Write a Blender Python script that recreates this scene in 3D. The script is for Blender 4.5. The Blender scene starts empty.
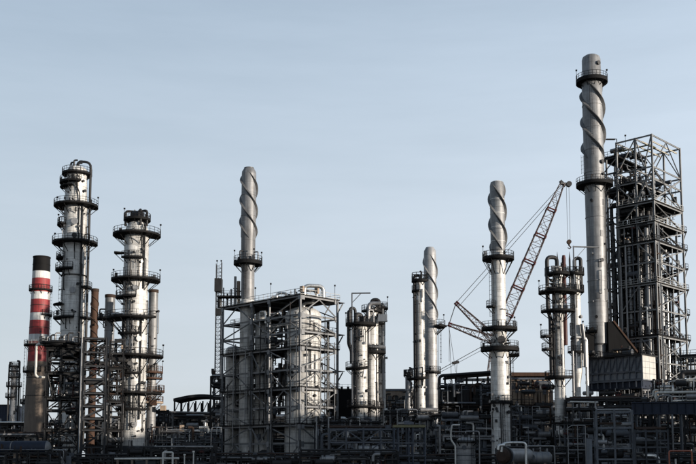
import bpy, math, random
from math import radians as R, sin, cos, pi
from mathutils import Vector as V, Matrix

SC = bpy.context.scene
C = SC.collection

# ------------------------------------------------------------------ camera
CAM_H, PITCH, LENS, SHIFT = 2.5, R(6.0), 50.0, 0.178
cd = bpy.data.cameras.new("camera")
cd.lens = LENS
cd.sensor_width = 36
cd.shift_y = SHIFT
cd.clip_start = 0.5
cd.clip_end = 9000
cam = bpy.data.objects.new("camera", cd)
cam.location = (0, 0, CAM_H)
cam.rotation_euler = (R(90) + PITCH, 0, 0)
C.objects.link(cam)
SC.camera = cam

# ------------------------------------------------------------------ light
SUN_EL, SUN_DIR = R(7.0), V((0.86, -0.50))          # horizontal direction towards the sun
SUN_DIR.normalize()
wd = bpy.data.worlds.new("World")
SC.world = wd
wd.use_nodes = True
nt = wd.node_tree
nt.nodes.clear()
wo = nt.nodes.new("ShaderNodeOutputWorld")
bg = nt.nodes.new("ShaderNodeBackground")
sky = nt.nodes.new("ShaderNodeTexSky")
sky.sky_type = 'NISHITA'
sky.sun_disc = False
sky.sun_elevation = SUN_EL
sky.sun_rotation = math.atan2(SUN_DIR.x, SUN_DIR.y)
sky.altitude = 0
sky.air_density = 1.0
sky.dust_density = 2.0
sky.ozone_density = 1.5
bg.inputs["Strength"].default_value = 0.088
# a thin even veil of high cloud with faint streaks over the whole sky
tc = nt.nodes.new("ShaderNodeTexCoord")
mp = nt.nodes.new("ShaderNodeMapping")
mp.inputs["Scale"].default_value = (1.5, 1.5, 11)
mp.inputs["Rotation"].default_value = (0.05, 0.12, 0.4)
nz = nt.nodes.new("ShaderNodeTexNoise")
nz.inputs["Scale"].default_value = 2.2
nz.inputs["Detail"].default_value = 7
nz.inputs["Roughness"].default_value = 0.6
# the veil looks thicker towards the horizon (longer path) and brighter towards the sun
sep = nt.nodes.new("ShaderNodeSeparateXYZ")
nt.links.new(tc.outputs["Generated"], sep.inputs[0])
absz = nt.nodes.new("ShaderNodeMath")
absz.operation = 'ABSOLUTE'
nt.links.new(sep.outputs["Z"], absz.inputs[0])
pz = nt.nodes.new("ShaderNodeMath")
pz.operation = 'POWER'
pz.inputs[1].default_value = 2.2
nt.links.new(absz.outputs[0], pz.inputs[0])
th1 = nt.nodes.new("ShaderNodeMath")
th1.operation = 'MULTIPLY_ADD'
th1.inputs[1].default_value = -2.1
th1.inputs[2].default_value = 1.15
nt.links.new(pz.outputs[0], th1.inputs[0])
dsun = nt.nodes.new("ShaderNodeVectorMath")
dsun.operation = 'DOT_PRODUCT'
dsun.inputs[1].default_value = (SUN_DIR.x, SUN_DIR.y, 0)
nt.links.new(tc.outputs["Generated"], dsun.inputs[0])
th2 = nt.nodes.new("ShaderNodeMath")
th2.operation = 'MULTIPLY_ADD'
th2.inputs[1].default_value = 0.30
nt.links.new(dsun.outputs["Value"], th2.inputs[0])
nt.links.new(th1.outputs[0], th2.inputs[2])
thick = nt.nodes.new("ShaderNodeMapRange")
thick.inputs["From Min"].default_value = 0.35
thick.inputs["From Max"].default_value = 0.95
thick.inputs["To Min"].default_value = 0.35
thick.inputs["To Max"].default_value = 0.95
nt.links.new(th2.outputs[0], thick.inputs["Value"])
rmp = nt.nodes.new("ShaderNodeMapRange")
rmp.inputs["From Min"].default_value = 0.35
rmp.inputs["From Max"].default_value = 0.7
rmp.inputs["To Min"].default_value = -0.05
rmp.inputs["To Max"].default_value = 0.04
addf = nt.nodes.new("ShaderNodeMath")
addf.operation = 'ADD'
addf.use_clamp = True
nt.links.new(thick.outputs["Result"], addf.inputs[0])
nt.links.new(rmp.outputs["Result"], addf.inputs[1])
vcol = nt.nodes.new("ShaderNodeMixRGB")
vcol.inputs["Color1"].default_value = (4.38, 4.76, 5.08, 1)
vcol.inputs["Color2"].default_value = (3.4, 4.68, 6.4, 1)
nt.links.new(absz.outputs[0], vcol.inputs["Fac"])
glow = nt.nodes.new("ShaderNodeMath")
glow.operation = 'MULTIPLY_ADD'
glow.inputs[1].default_value = 0.16
glow.inputs[2].default_value = 1.08
nt.links.new(dsun.outputs["Value"], glow.inputs[0])
vmul = nt.nodes.new("ShaderNodeVectorMath")
vmul.operation = 'SCALE'
nt.links.new(vcol.outputs["Color"], vmul.inputs[0])
nt.links.new(glow.outputs[0], vmul.inputs["Scale"])
mix = nt.nodes.new("ShaderNodeMixRGB")
nt.links.new(vmul.outputs[0], mix.inputs["Color2"])
nt.links.new(tc.outputs["Generated"], mp.inputs["Vector"])
nt.links.new(mp.outputs["Vector"], nz.inputs["Vector"])
nt.links.new(nz.outputs["Fac"], rmp.inputs["Value"])
nt.links.new(addf.outputs[0], mix.inputs["Fac"])
nt.links.new(sky.outputs["Color"], mix.inputs["Color1"])
nt.links.new(mix.outputs["Color"], bg.inputs["Color"])
nt.links.new(bg.outputs["Background"], wo.inputs["Surface"])

sl = bpy.data.lights.new("sun", 'SUN')
sl.energy = 5.0
sl.angle = R(0.5)
sl.color = (1.0, 0.89, 0.76)
sun = bpy.data.objects.new("sun", sl)
d = V((SUN_DIR.x * cos(SUN_EL), SUN_DIR.y * cos(SUN_EL), sin(SUN_EL)))
sun.rotation_euler = d.to_track_quat('Z', 'Y').to_euler()
sun.location = (120, -60, 60)
C.objects.link(sun)
SC.view_settings.view_transform = 'Standard'
SC.view_settings.look = 'None'
SC.view_settings.exposure = 0.8
SC.view_settings.gamma = 1.0
SC.cycles.max_bounces = 5
SC.cycles.diffuse_bounces = 2
SC.cycles.glossy_bounces = 3
SC.cycles.caustics_reflective = False
SC.cycles.caustics_refractive = False

# ------------------------------------------------------------------ pixel <-> place (696 x 464 photograph)
F = LENS / 36 * 696
CP, SP = cos(PITCH), sin(PITCH)


def at(px, py, Y):
    """the place at depth Y (metres along +Y) seen at a pixel of the photograph"""
    u, v = px - 348, 232 - py + SHIFT * 696
    k = Y / (F * CP - v * SP)
    return V((u * k, Y, CAM_H + (v * CP + F * SP) * k))


def pxof(p):
    dp = p.y * CP + (p.z - CAM_H) * SP
    return 348 + F * p.x / dp


def reach(p, e, px):
    """how far to go from p along e until it is seen at column px"""
    a, b = 0.0, 80.0
    s = 1 if px > pxof(p) else -1
    for _ in range(50):
        m = (a + b) / 2
        if (pxof(p + e * m) - px) * s < 0:
            a = m
        else:
            b = m
    return a


def sc(Y):
    return Y / 961.0


# ------------------------------------------------------------------ materials
MATS = {}


def nn(t, kind, **kw):
    n = t.nodes.new(kind)
    for k, v in kw.items():
        n.inputs[k].default_value = v
    return n


def mat(name, col, rough=0.55, metal=0.0, var=0.35, scale=0.6, rust=0.0, streak=0.35, panel=None, bump=0.15, rustcol=(0.09, 0.04, 0.022)):
    m = bpy.data.materials.new(name)
    m.use_nodes = True
    t = m.node_tree
    b = t.nodes["Principled BSDF"]
    L = t.links.new
    geo = t.nodes.new("ShaderNodeNewGeometry")
    n1 = nn(t, "ShaderNodeTexNoise", Scale=scale, Detail=6.0, Roughness=0.65)
    L(geo.outputs["Position"], n1.inputs["Vector"])
    mpn = t.nodes.new("ShaderNodeMapping")
    mpn.inputs["Scale"].default_value = (2.6, 2.6, 0.13)
    L(geo.outputs["Position"], mpn.inputs["Vector"])
    n2 = nn(t, "ShaderNodeTexNoise", Scale=1.0, Detail=5.0, Roughness=0.6)
    L(mpn.outputs["Vector"], n2.inputs["Vector"])
    # tone variation
    r1 = t.nodes.new("ShaderNodeMapRange")
    r1.inputs["From Min"].default_value = 0.3
    r1.inputs["From Max"].default_value = 0.7
    r1.inputs["To Min"].default_value = 1 - var
    r1.inputs["To Max"].default_value = 1 + var * 0.6
    L(n1.outputs["Fac"], r1.inputs["Value"])
    r2 = t.nodes.new("ShaderNodeMapRange")
    r2.inputs["From Min"].default_value = 0.45
    r2.inputs["From Max"].default_value = 0.75
    r2.inputs["To Min"].default_value = 1.0
    r2.inputs["To Max"].default_value = 1 - streak
    L(n2.outputs["Fac"], r2.inputs["Value"])
    mu = t.nodes.new("ShaderNodeMath")
    mu.operation = 'MULTIPLY'
    L(r1.outputs["Result"], mu.inputs[0])
    L(r2.outputs["Result"], mu.inputs[1])
    base = nn(t, "ShaderNodeMixRGB", Fac=1.0, Color1=(*col, 1))
    base.blend_type = 'MULTIPLY'
    fac_out = mu.outputs[0]
    if panel:
        uv = t.nodes.new("ShaderNodeUVMap")
        br = nn(t, "ShaderNodeTexBrick", Scale=1.0)
        br.inputs["Color1"].default_value = (1, 1, 1, 1)
        br.inputs["Color2"].default_value = (0.72, 0.72, 0.72, 1)
        br.inputs["Mortar"].default_value = (0.38, 0.38, 0.38, 1)
        br.inputs["Mortar Size"].default_value = 0.025
        br.inputs["Mortar Smooth"].default_value = 0.3
        br.inputs["Brick Width"].default_value = panel[0]
        br.inputs["Row Height"].default_value = panel[1]
        L(uv.outputs["UV"], br.inputs["Vector"])
        mu2 = nn(t, "ShaderNodeMixRGB", Fac=0.9)
        mu2.blend_type = 'MULTIPLY'
        L(fac_out, mu2.inputs["Color1"])
        L(br.outputs["Color"], mu2.inputs["Color2"])
        fac_out = mu2.outputs["Color"]
    L(fac_out, base.inputs["Color2"])
    out = base.outputs["Color"]
    if rust > 0:
        n3 = nn(t, "ShaderNodeTexNoise", Scale=scale * 2.3, Detail=8.0, Roughness=0.75)
        L(geo.outputs["Position"], n3.inputs["Vector"])
        ad = t.nodes.new("ShaderNodeMath")
        ad.operation = 'MULTIPLY_ADD'
        L(n2.outputs["Fac"], ad.inputs[0])
        ad.inputs[1].default_value = 0.6
        L(n3.outputs["Fac"], ad.inputs[2])
        rr = t.nodes.new("ShaderNodeMapRange")
        rr.inputs["From Min"].default_value = 1.00 - rust * 0.4
        rr.inputs["From Max"].default_value = 1.26 - rust * 0.4
        L(ad.outputs[0], rr.inputs["Value"])
        mx = nn(t, "ShaderNodeMixRGB", Color2=(*rustcol, 1))
        L(rr.outputs["Result"], mx.inputs["Fac"])
        L(out, mx.inputs["Color1"])
        out = mx.outputs["Color"]
    L(out, b.inputs["Base Color"])
    b.inputs["Metallic"].default_value = metal
    if max(col) < 0.01:
        b.inputs["Specular IOR Level"].default_value = 0.08
    elif max(col) < 0.07:
        b.inputs["Specular IOR Level"].default_value = 0.2
    rg = t.nodes.new("ShaderNodeMapRange")
    rg.inputs["To Min"].default_value = max(0.05, rough - 0.12)
    rg.inputs["To Max"].default_value = min(1, rough + 0.15)
    L(n1.outputs["Fac"], rg.inputs["Value"])
    L(rg.outputs["Result"], b.inputs["Roughness"])
    if bump:
        bp = nn(t, "ShaderNodeBump", Strength=bump, Distance=0.08)
        n4 = nn(t, "ShaderNodeTexNoise", Scale=1.7, Detail=3.0)
        L(geo.outputs["Position"], n4.inputs["Vector"])
        L(n4.outputs["Fac"], bp.inputs["Height"])
        L(bp.outputs["Normal"], b.inputs["Normal"])
    MATS[name] = m
    return m


M = MATS
mat("clad", (0.50, 0.495, 0.48), 0.5, 0.08, 0.22, 0.35, 0.42, 0.45, panel=(2.1, 0.95), bump=0.3, rustcol=(0.20, 0.185, 0.165))
mat("clad_dull", (0.27, 0.275, 0.285), 0.5, 0.2, 0.3, 0.3, 0.15, 0.4, panel=(2.4, 1.3), bump=0.3)
mat("stack_steel", (0.185, 0.188, 0.193), 0.5, 0.2, 0.4, 0.3, 0.3, 0.5, panel=(3.2, 2.2), bump=0.25, rustcol=(0.11, 0.095, 0.085))
mat("stack_dark", (0.165, 0.168, 0.175), 0.5, 0.2, 0.4, 0.3, 0.3, 0.5, panel=(3.2, 2.2), bump=0.25, rustcol=(0.09, 0.075, 0.065))
mat("strake", (0.12, 0.122, 0.126), 0.55, 0.2, 0.2, 0.5)
mat("deck", (0.008, 0.008, 0.0085), 0.7, 0.0, 0.3, 0.8, 0.12)
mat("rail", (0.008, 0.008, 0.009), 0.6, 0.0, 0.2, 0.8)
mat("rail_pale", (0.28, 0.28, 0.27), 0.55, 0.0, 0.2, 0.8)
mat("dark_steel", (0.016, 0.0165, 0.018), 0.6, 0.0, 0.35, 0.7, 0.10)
mat("mid_steel", (0.052, 0.058, 0.068), 0.55, 0.0, 0.35, 0.7, 0.12)
mat("grey_steel", (0.085, 0.097, 0.115), 0.55, 0.0, 0.3, 0.7, 0.10)
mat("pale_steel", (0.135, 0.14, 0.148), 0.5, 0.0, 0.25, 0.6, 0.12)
mat("sunlit_cream", (0.38, 0.36, 0.30), 0.5, 0.0, 0.2, 0.6, 0.08)
mat("blue_steel", (0.045, 0.055, 0.075), 0.5, 0.0, 0.3, 0.7, 0.06)
mat("navy", (0.010, 0.015, 0.028), 0.55, 0.0, 0.3, 0.4, 0.05)
mat("pipe_silver", (0.45, 0.45, 0.44), 0.32, 0.75, 0.25, 0.5, 0.05, bump=0.1)
mat("pipe_grey", (0.165, 0.167, 0.172), 0.42, 0.35, 0.3, 0.5, 0.10)
mat("pipe_dark", (0.021, 0.021, 0.0225), 0.5, 0.1, 0.3, 0.6, 0.12)
mat("pipe_white", (0.38, 0.375, 0.35), 0.45, 0.0, 0.2, 0.5, 0.06)
mat("rust", (0.05, 0.027, 0.018), 0.75, 0.0, 0.45, 0.6, 0.3, rustcol=(0.05, 0.025, 0.016))
mat("rust_dark", (0.032, 0.020, 0.015), 0.75, 0.0, 0.4, 0.6, 0.3, rustcol=(0.03, 0.018, 0.013))
mat("concrete", (0.105, 0.082, 0.065), 0.85, 0.0, 0.3, 0.4, 0.10, 0.3)
mat("tan_wall", (0.26, 0.20, 0.15), 0.8, 0.0, 0.35, 0.35, 0.3, 0.45)
mat("red_paint", (0.20, 0.014, 0.016), 0.65, 0.0, 0.35, 0.4, 0.25, 0.55, rustcol=(0.09, 0.03, 0.026))
mat("white_paint", (0.44, 0.44, 0.435), 0.65, 0.0, 0.25, 0.4, 0.3, 0.5, rustcol=(0.22, 0.19, 0.17))
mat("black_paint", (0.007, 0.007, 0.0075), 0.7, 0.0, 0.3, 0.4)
mat("crane_pale", (0.065, 0.048, 0.047), 0.55, 0.0, 0.3, 0.5, 0.1)
mat("crane_red", (0.055, 0.010, 0.010), 0.5, 0.0, 0.25, 0.5, 0.1)
mat("cable", (0.04, 0.04, 0.042), 0.5, 0.3, 0.1, 0.5)
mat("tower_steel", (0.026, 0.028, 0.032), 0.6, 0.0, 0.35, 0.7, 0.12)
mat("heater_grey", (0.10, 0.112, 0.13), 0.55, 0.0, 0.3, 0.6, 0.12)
mat("orange_red", (0.22, 0.06, 0.03), 0.5, 0.0, 0.25, 0.5, 0.1)
mat("sunlit_panel", (0.36, 0.352, 0.33), 0.5, 0.0, 0.18, 0.5, 0.08, 0.3)
mat("glass", (0.03, 0.035, 0.04), 0.12, 0.0, 0.2, 0.4, bump=0)
mat("ground_mat", (0.060, 0.056, 0.050), 0.95, 0.0, 0.5, 0.12, 0, 0.0, bump=0.4)
mat("road_mat", (0.045, 0.045, 0.046), 0.9, 0.0, 0.35, 0.2, 0, 0.0, bump=0.2)
mat("dull_yellow", (0.10, 0.092, 0.04), 0.55, 0.0, 0.25, 0.5, 0.1)
mat("dark_red", (0.045, 0.013, 0.012), 0.5, 0.0, 0.3, 0.5, 0.1)


# ------------------------------------------------------------------ mesh collector
class MB:
    def __init__(s):
        s.v, s.f, s.uv = [], [], {}

    def box(s, p0, p1):
        x0, y0, z0 = p0
        x1, y1, z1 = p1
        n = len(s.v)
        s.v += [V(q) for q in ((x0, y0, z0), (x1, y0, z0), (x1, y1, z0), (x0, y1, z0), (x0, y0, z1), (x1, y0, z1), (x1, y1, z1), (x0, y1, z1))]
        s.f += [tuple(n + i for i in q) for q in ((3, 2, 1, 0), (4, 5, 6, 7), (0, 1, 5, 4), (1, 2, 6, 5), (2, 3, 7, 6), (3, 0, 4, 7))]
        return s

    def obox(s, o, a, b, c):
        """box from corner o along the vectors a, b, c"""
        n = len(s.v)
        s.v += [o, o + a, o + a + b, o + b, o + c, o + a + c, o + a + b + c, o + b + c]
        fs = ((3, 2, 1, 0), (4, 5, 6, 7), (0, 1, 5, 4), (1, 2, 6, 5), (2, 3, 7, 6), (3, 0, 4, 7))
        if a.cross(b).dot(c) < 0:
            fs = tuple(tuple(reversed(q)) for q in fs)
        s.f += [tuple(n + i for i in q) for q in fs]
        return s

    def hexa(s, lo, hi):
        """solid between two quads"""
        n = len(s.v)
        s.v += list(lo) + list(hi)
        s.f += [tuple(n + i for i in q) for q in ((3, 2, 1, 0), (4, 5, 6, 7), (0, 1, 5, 4), (1, 2, 6, 5), (2, 3, 7, 6), (3, 0, 4, 7))]
        return s

    def tube(s, pts, r, n=8, cap=True):
        pts = [V(p) for p in pts]
        pp = [pts[0]]
        for p in pts[1:]:
            if (p - pp[-1]).length > 1e-4:
                pp.append(p)
        pts = pp
        if len(pts) < 2:
            return s
        m = len(pts)
        rr = r if isinstance(r, (list, tuple)) else [r] * m
        t0 = (pts[1] - pts[0]).normalized()
        up = V((0, 0, 1)) if abs(t0.z) < 0.9 else V((1, 0, 0))
        x = t0.cross(up).normalized()
        base = len(s.v)
        for i, p in enumerate(pts):
            if i == 0:
                t = (pts[1] - pts[0]).normalized()
                k = 1
            elif i == m - 1:
                t = (pts[i] - pts[i - 1]).normalized()
                k = 1
            else:
                a, b = (pts[i] - pts[i - 1]).normalized(), (pts[i + 1] - pts[i]).normalized()
                t = (a + b)
                t = t.normalized() if t.length > 1e-5 else a
            x = (x - t * x.dot(t)).normalized()
            y = t.cross(x)
            for j in range(n):
                w = 2 * pi * (j + 0.5) / n
                s.v.append(p + (x * cos(w) + y * sin(w)) * rr[i])
        for i in range(m - 1):
            for j in range(n):
                a = base + i * n + j
                b = base + i * n + (j + 1) % n
                s.f.append((a, b, b + n, a + n))
        if cap:
            s.f.append(tuple(base + j for j in reversed(range(n))))
            s.f.append(tuple(base + (m - 1) * n + j for j in range(n)))
        return s

    def lathe(s, c, prof, n=32, uv=True, closed=False):
        """prof: list of (r, z) from the bottom up, round the vertical axis through c"""
        base = len(s.v)
        for (r, z) in prof:
            for j in range(n):
                w = 2 * pi * j / n
                s.v.append(V((c[0] + r * cos(w), c[1] + r * sin(w), z)))
        rm = max(p[0] for p in prof)
        for i in range(len(prof) - 1):
            for j in range(n):
                a, b = base + i * n + j, base + i * n + (j + 1) % n
                if uv:
                    u0, u1 = j / n * 2 * pi * rm, (j + 1) / n * 2 * pi * rm
                    s.uv[len(s.f)] = ((u0, prof[i][1]), (u1, prof[i][1]), (u1, prof[i + 1][1]), (u0, prof[i + 1][1]))
                s.f.append((a, b, b + n, a + n))
        if not closed:
            s.f.append(tuple(base + j for j in reversed(range(n))))
            s.f.append(tuple(base + (len(prof) - 1) * n + j for j in range(n)))
        return s

    def sector(s, c, z0, z1, r0, r1, a0, a1, n):
        """solid annular sector"""
        full = abs(a1 - a0) >= 359.9
        k = n if full else n + 1
        base = len(s.v)
        for i in range(k):
            w = R(a0 + (a1 - a0) * i / n)
            for (r, z) in ((r0, z0), (r1, z0), (r1, z1), (r0, z1)):
                s.v.append(V((c[0] + r * cos(w), c[1] + r * sin(w), z)))
        for i in range(n):
            a, b = base + i * 4, base + ((i + 1) % k) * 4
            for j in range(4):
                jj = (j + 1) % 4
                s.f.append((a + j, b + j, b + jj, a + jj)[::-1])
        if not full:
            s.f.append((base, base + 1, base + 2, base + 3))
            e = base + n * 4
            s.f.append((e + 3, e + 2, e + 1, e))
        return s

    def mesh(s, name, off, smooth=True):
        me = bpy.data.meshes.new(name)
        me.from_pydata([tuple(p - off) for p in s.v], [], s.f)
        if s.uv:
            ul = me.uv_layers.new(name="UVMap")
            for p in me.polygons:
                q = s.uv.get(p.index)
                if q:
                    for li, w in zip(p.loop_indices, q):
                        ul.data[li].uv = w
        if smooth:
            me.shade_smooth()
            me.set_sharp_from_angle(angle=R(38))
        return me


def fillet(pts, r, n=4):
    pts = [V(p) for p in pts]
    out = [pts[0]]
    for i in range(1, len(pts) - 1):
        a, p, b = pts[i - 1], pts[i], pts[i + 1]
        d1, d2 = (a - p), (b - p)
        q = min(r, d1.length * 0.48, d2.length * 0.48)
        s, e = p + d1.normalized() * q, p + d2.normalized() * q
        for k in range(n + 1):
            t = k / n
            out.append(s * (1 - t) ** 2 + p * 2 * t * (1 - t) + e * t * t)
    out.append(pts[-1])
    return out


SECT = {}


def hsection(dd, bb):
    """steel H section of unit length along z"""
    key = (dd, bb)
    if key in SECT:
        return SECT[key]
    t, w = max(0.12 * dd, 0.03), max(0.09 * dd, 0.025)
    h, b = dd / 2, bb / 2
    pr = [(-b, -h), (b, -h), (b, -h + t), (w / 2, -h + t), (w / 2, h - t), (b, h - t), (b, h), (-b, h), (-b, h - t), (-w / 2, h - t), (-w / 2, -h + t), (-b, -h + t)]
    vs = [(x, y, z) for z in (0, 1) for x, y in pr]
    fs = [(i, (i + 1) % 12, 12 + (i + 1) % 12, 12 + i) for i in range(12)]
    fs += [(0, 11, 2, 1), (11, 10, 3, 2), (10, 9, 4, 3), (9, 8, 5, 4), (8, 7, 6, 5)]
    fs += [tuple(12 + i for i in reversed(q)) for q in ((0, 11, 2, 1), (11, 10, 3, 2), (10, 9, 4, 3), (9, 8, 5, 4), (8, 7, 6, 5))]
    SECT[key] = (vs, fs, {})
    return SECT[key]


class Thing:
    def __init__(s, name, label, cat, base, group=None):
        s.root = bpy.data.objects.new(name, None)
        s.root.empty_display_size = 0.5
        C.objects.link(s.root)
        s.base = V(base)
        s.root.location = s.base
        s.root["label"] = label
        s.root["category"] = cat
        if group:
            s.root["group"] = group

    def part(s, name, mb, m, parent=None, kind=None, label=None, smooth=True):
        me = mb.mesh(name, s.base, smooth)
        me.materials.append(M[m])
        o = bpy.data.objects.new(name, me)
        C.objects.link(o)
        o.parent = parent or s.root
        if kind:
            o["kind"] = kind
        if label:
            o["label"] = label
        return o

    def bar(s, name, p0, p1, dd, bb, m, parent=None, turn=None):
        """one rolled section from p0 to p1; alike bars share one mesh"""
        vs, fs, cache = hsection(dd, bb)
        if m not in cache:
            me = bpy.data.meshes.new(name)
            me.from_pydata(vs, [], fs)
            me.materials.append(M[m])
            cache[m] = me
        o = bpy.data.objects.new(name, cache[m])
        C.objects.link(o)
        o.parent = parent or s.root
        z = p1 - p0
        ln = z.length
        z = z / ln
        ref = turn or (V((0, 0, 1)) if abs(z.z) < 0.9 else V((0.72, -0.69, 0)))
        x = ref.cross(z)
        x.normalize()
        y = z.cross(x)
        mt = Matrix((x, y, z)).transposed().to_4x4()
        mt = Matrix.Translation(p0 - s.base) @ mt @ Matrix.Diagonal((1, 1, ln, 1))
        o.matrix_local = mt
        return o


# ------------------------------------------------------------------ reusable bits
def railing_mb(pts, h=1.15, r=0.052, step=1.4, loop=False, mid=True):
    mb = MB()
    pts = [V(p) for p in pts]
    if loop:
        pts = pts + [pts[0]]
    up = V((0, 0, 1))
    mb.tube([p + up * h for p in pts], r, 4)
    if mid:
        mb.tube([p + up * h * 0.5 for p in pts], r * 0.8, 4)
    mb.tube([p + up * 0.1 for p in pts], r * 1.3, 4)
    for a, b in zip(pts[:-1], pts[1:]):
        n = max(1, int((b - a).length / step))
        for k in range(n):
            q = a.lerp(b, k / n)
            mb.tube([q, q + up * h], r, 4)
    mb.tube([pts[-1], pts[-1] + up * h], r, 4)
    return mb


def lamp_mb(p, h=1.9, rnd=None):
    mb = MB()
    mb.tube([p, p + V((0, 0, h))], 0.045, 5)
    mb.box(p + V((-0.17, -0.14, h)), p + V((0.17, 0.14, h + 0.32)))
    return mb


def platform(T, c, z, r0, r1, a0=0, a1=360, rail='rail', deckm='deck', nb=5, lamps=(), drop=None, thick=0.34, rails=True):
    span = a1 - a0
    n = max(6, int(span / 14))
    pl = T.part('platform', MB().sector(c, z - thick, z, r0 + 0.03, r1, a0, a1, n), deckm)
    if rails:
        k = max(5, int(span / 14))
        pts = [V((c[0] + (r1 - 0.06) * cos(R(a0 + span * i / k)), c[1] + (r1 - 0.06) * sin(R(a0 + span * i / k)), z)) for i in range(k + 1)]
        if span >= 359:
            pts = pts[:-1]
            T.part('railing', railing_mb(pts, loop=True), rail, pl)
        else:
            e0 = V((c[0] + (r0 + 0.1) * cos(R(a0)), c[1] + (r0 + 0.1) * sin(R(a0)), z))
            e1 = V((c[0] + (r0 + 0.1) * cos(R(a1)), c[1] + (r0 + 0.1) * sin(R(a1)), z))
            T.part('railing', railing_mb([e0] + pts + [e1]), rail, pl)
    dz = drop or min(2.0, (r1 - r0) * 0.85)
    for i in range(nb):
        w = R(a0 + span * (i + 0.5) / nb)
        dx, dy = cos(w), sin(w)
        m = MB()
        m.tube([(c[0] + (r1 - 0.15) * dx, c[1] + (r1 - 0.15) * dy, z - thick), (c[0] + (r0 + 0.05) * dx, c[1] + (r0 + 0.05) * dy, z - thick - dz)], 0.09, 4)
        T.part('bracket', m, deckm, pl)
    if rails and r1 - r0 > 0.7 and span > 60:
        rp = random.Random(int(z * 97) + int(c[0] * 31))
        for _ in range(int(span / 70)):
            aw, rm = rp.uniform(a0 + 8, a1 - 8), r0 + (r1 - r0) * rp.uniform(0.3, 0.75)
            q = pol(c, rm, aw, z)
            k = rp.random()
            if k < 0.35:
                b_ = rp.uniform(0.15, 0.32)
                T.part('junction_box', MB().box(q + V((-b_, -b_ * 0.6, 0.3)), q + V((b_, b_ * 0.6, 0.5 + b_ * 3))).tube([q, q + V((0, 0, 0.4))], 0.05, 4), rp.choice(['mid_steel', 'grey_steel', 'pipe_dark']), pl)
            elif k < 0.65:
                T.part('valve', valve_mb(q + V((0, 0, 0.5)), rp.uniform(0.16, 0.3), V((cos(R(aw)), sin(R(aw)), 0))), 'pipe_dark', pl)
            else:
                h_ = rp.uniform(0.8, 2.4)
                q2_ = pol(c, r0 - 0.05, aw + rp.uniform(-10, 10), z + h_)
                T.part('pipe', MB().tube(fillet([q + V((0, 0, -0.5)), V((q.x, q.y, z + h_)), q2_], 0.3), rp.uniform(0.08, 0.18), 8), rp.choice(['pipe_dark', 'pipe_grey', 'pipe_dark']), pl)
    for aw in lamps:
        w = R(aw)
        T.part('lamp', lamp_mb(V((c[0] + (r1 - 0.1) * cos(w), c[1] + (r1 - 0.1) * sin(w), z)), 2.2), 'rail', pl)
    return pl


def ladder(T, c, r, ang, z0, z1, cage=True, m='rail', parent=None):
    mb = MB()
    w = R(ang)
    n = V((cos(w), sin(w), 0))
    t = V((-sin(w), cos(w), 0))
    o = V((c[0], c[1], 0)) + n * (r + 0.25)
    for s in (-1, 1):
        mb.tube([o + t * 0.25 * s + V((0, 0, z0)), o + t * 0.25 * s + V((0, 0, z1))], 0.035, 4)
    z = z0 + 0.2
    while z < z1:
        mb.tube([o - t * 0.25 + V((0, 0, z)), o + t * 0.25 + V((0, 0, z))], 0.022, 3)
        z += 0.45
    if cage:
        z = z0 + 2.2
        while z < z1 + 0.1:
            mb.tube([o + t * 0.36 * cos(q) + n * (0.36 + 0.36 * sin(q)) * 1.0 + V((0, 0, z)) for q in [pi + pi * k / 6 * -1 for k in range(7)]], 0.03, 3)
            z += 0.9
        for q in (pi * 0.15, pi * 0.5, pi * 0.85):
            mb.tube([o + t * 0.36 * cos(q) + n * (0.36 + 0.36 * sin(q)) + V((0, 0, z0 + 2.2)), o + t * 0.36 * cos(q) + n * (0.36 + 0.36 * sin(q)) + V((0, 0, z1))], 0.025, 3)
    return T.part('ladder', mb, m, parent)


def pol(c, r, ang, z):
    w = R(ang)
    return V((c[0] + r * cos(w), c[1] + r * sin(w), z))


def pipe(T, pts, r, m='pipe_grey', n=10, bend=None, name='pipe', flanges=0, parent=None):
    path = fillet(pts, bend if bend is not None else r * 3, 4) if len(pts) > 2 else [V(p) for p in pts]
    mb = MB().tube(path, r, n)
    if flanges:
        for a, b in zip(pts[:-1], pts[1:]):
            a, b = V(a), V(b)
            ln = (b - a).length
            k = int(ln / flanges)
            for i in range(1, k + 1):
                q = a.lerp(b, (i - 0.5) / max(k, 1))
                u = (b - a).normalized() * max(0.05, r * 0.22)
                mb.tube([q - u, q + u], r * 1.45, n)
    return T.part(name, mb, m, parent)


def nozzle(T, c, r, ang, z, rr=0.25, ln=0.5, m='pipe_dark', name='nozzle'):
    mb = MB()
    a, b = pol(c, r - 0.1, ang, z), pol(c, r + ln, ang, z)
    n = (b - a).normalized()
    mb.tube([a, b], rr, 10)
    mb.tube([b - n * 0.08, b + n * 0.1], rr * 1.4, 10)
    return T.part(name, mb, m)


def valve_mb(p, s=0.3, ax=V((1, 0, 0))):
    mb = MB()
    mb.tube([p - ax * s * 1.4, p - ax * s * 1.2], s * 0.9, 8)
    mb.tube([p + ax * s * 1.2, p + ax * s * 1.4], s * 0.9, 8)
    mb.tube([p - ax * s * 1.3, p, p + ax * s * 1.3], [s * 0.5, s * 0.8, s * 0.5], 8)
    mb.tube([p, p + V((0, 0, s * 2.3))], s * 0.25, 6)
    mb.tube([p + V((0, 0, s * 2.2)), p + V((0, 0, s * 2.35))], s * 1.0, 10)
    return mb


def shell_profile(items, ring=None, lip=0.05):
    """items: (z, r) bottom up; raised seam rings every `ring` metres"""
    prof = []
    for (z0, r0), (z1, r1) in zip(items[:-1], items[1:]):
        prof.append((r0, z0))
        if ring and z1 - z0 > ring * 1.5:
            k = int((z1 - z0) / ring)
            for i in range(1, k):
                z = z0 + (z1 - z0) * i / k
                r = r0 + (r1 - r0) * i / k
                prof += [(r, z - 0.09), (r + lip, z - lip), (r + lip, z + lip), (r, z + 0.09)]
    prof.append((items[-1][1], items[-1][0]))
    return prof


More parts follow.
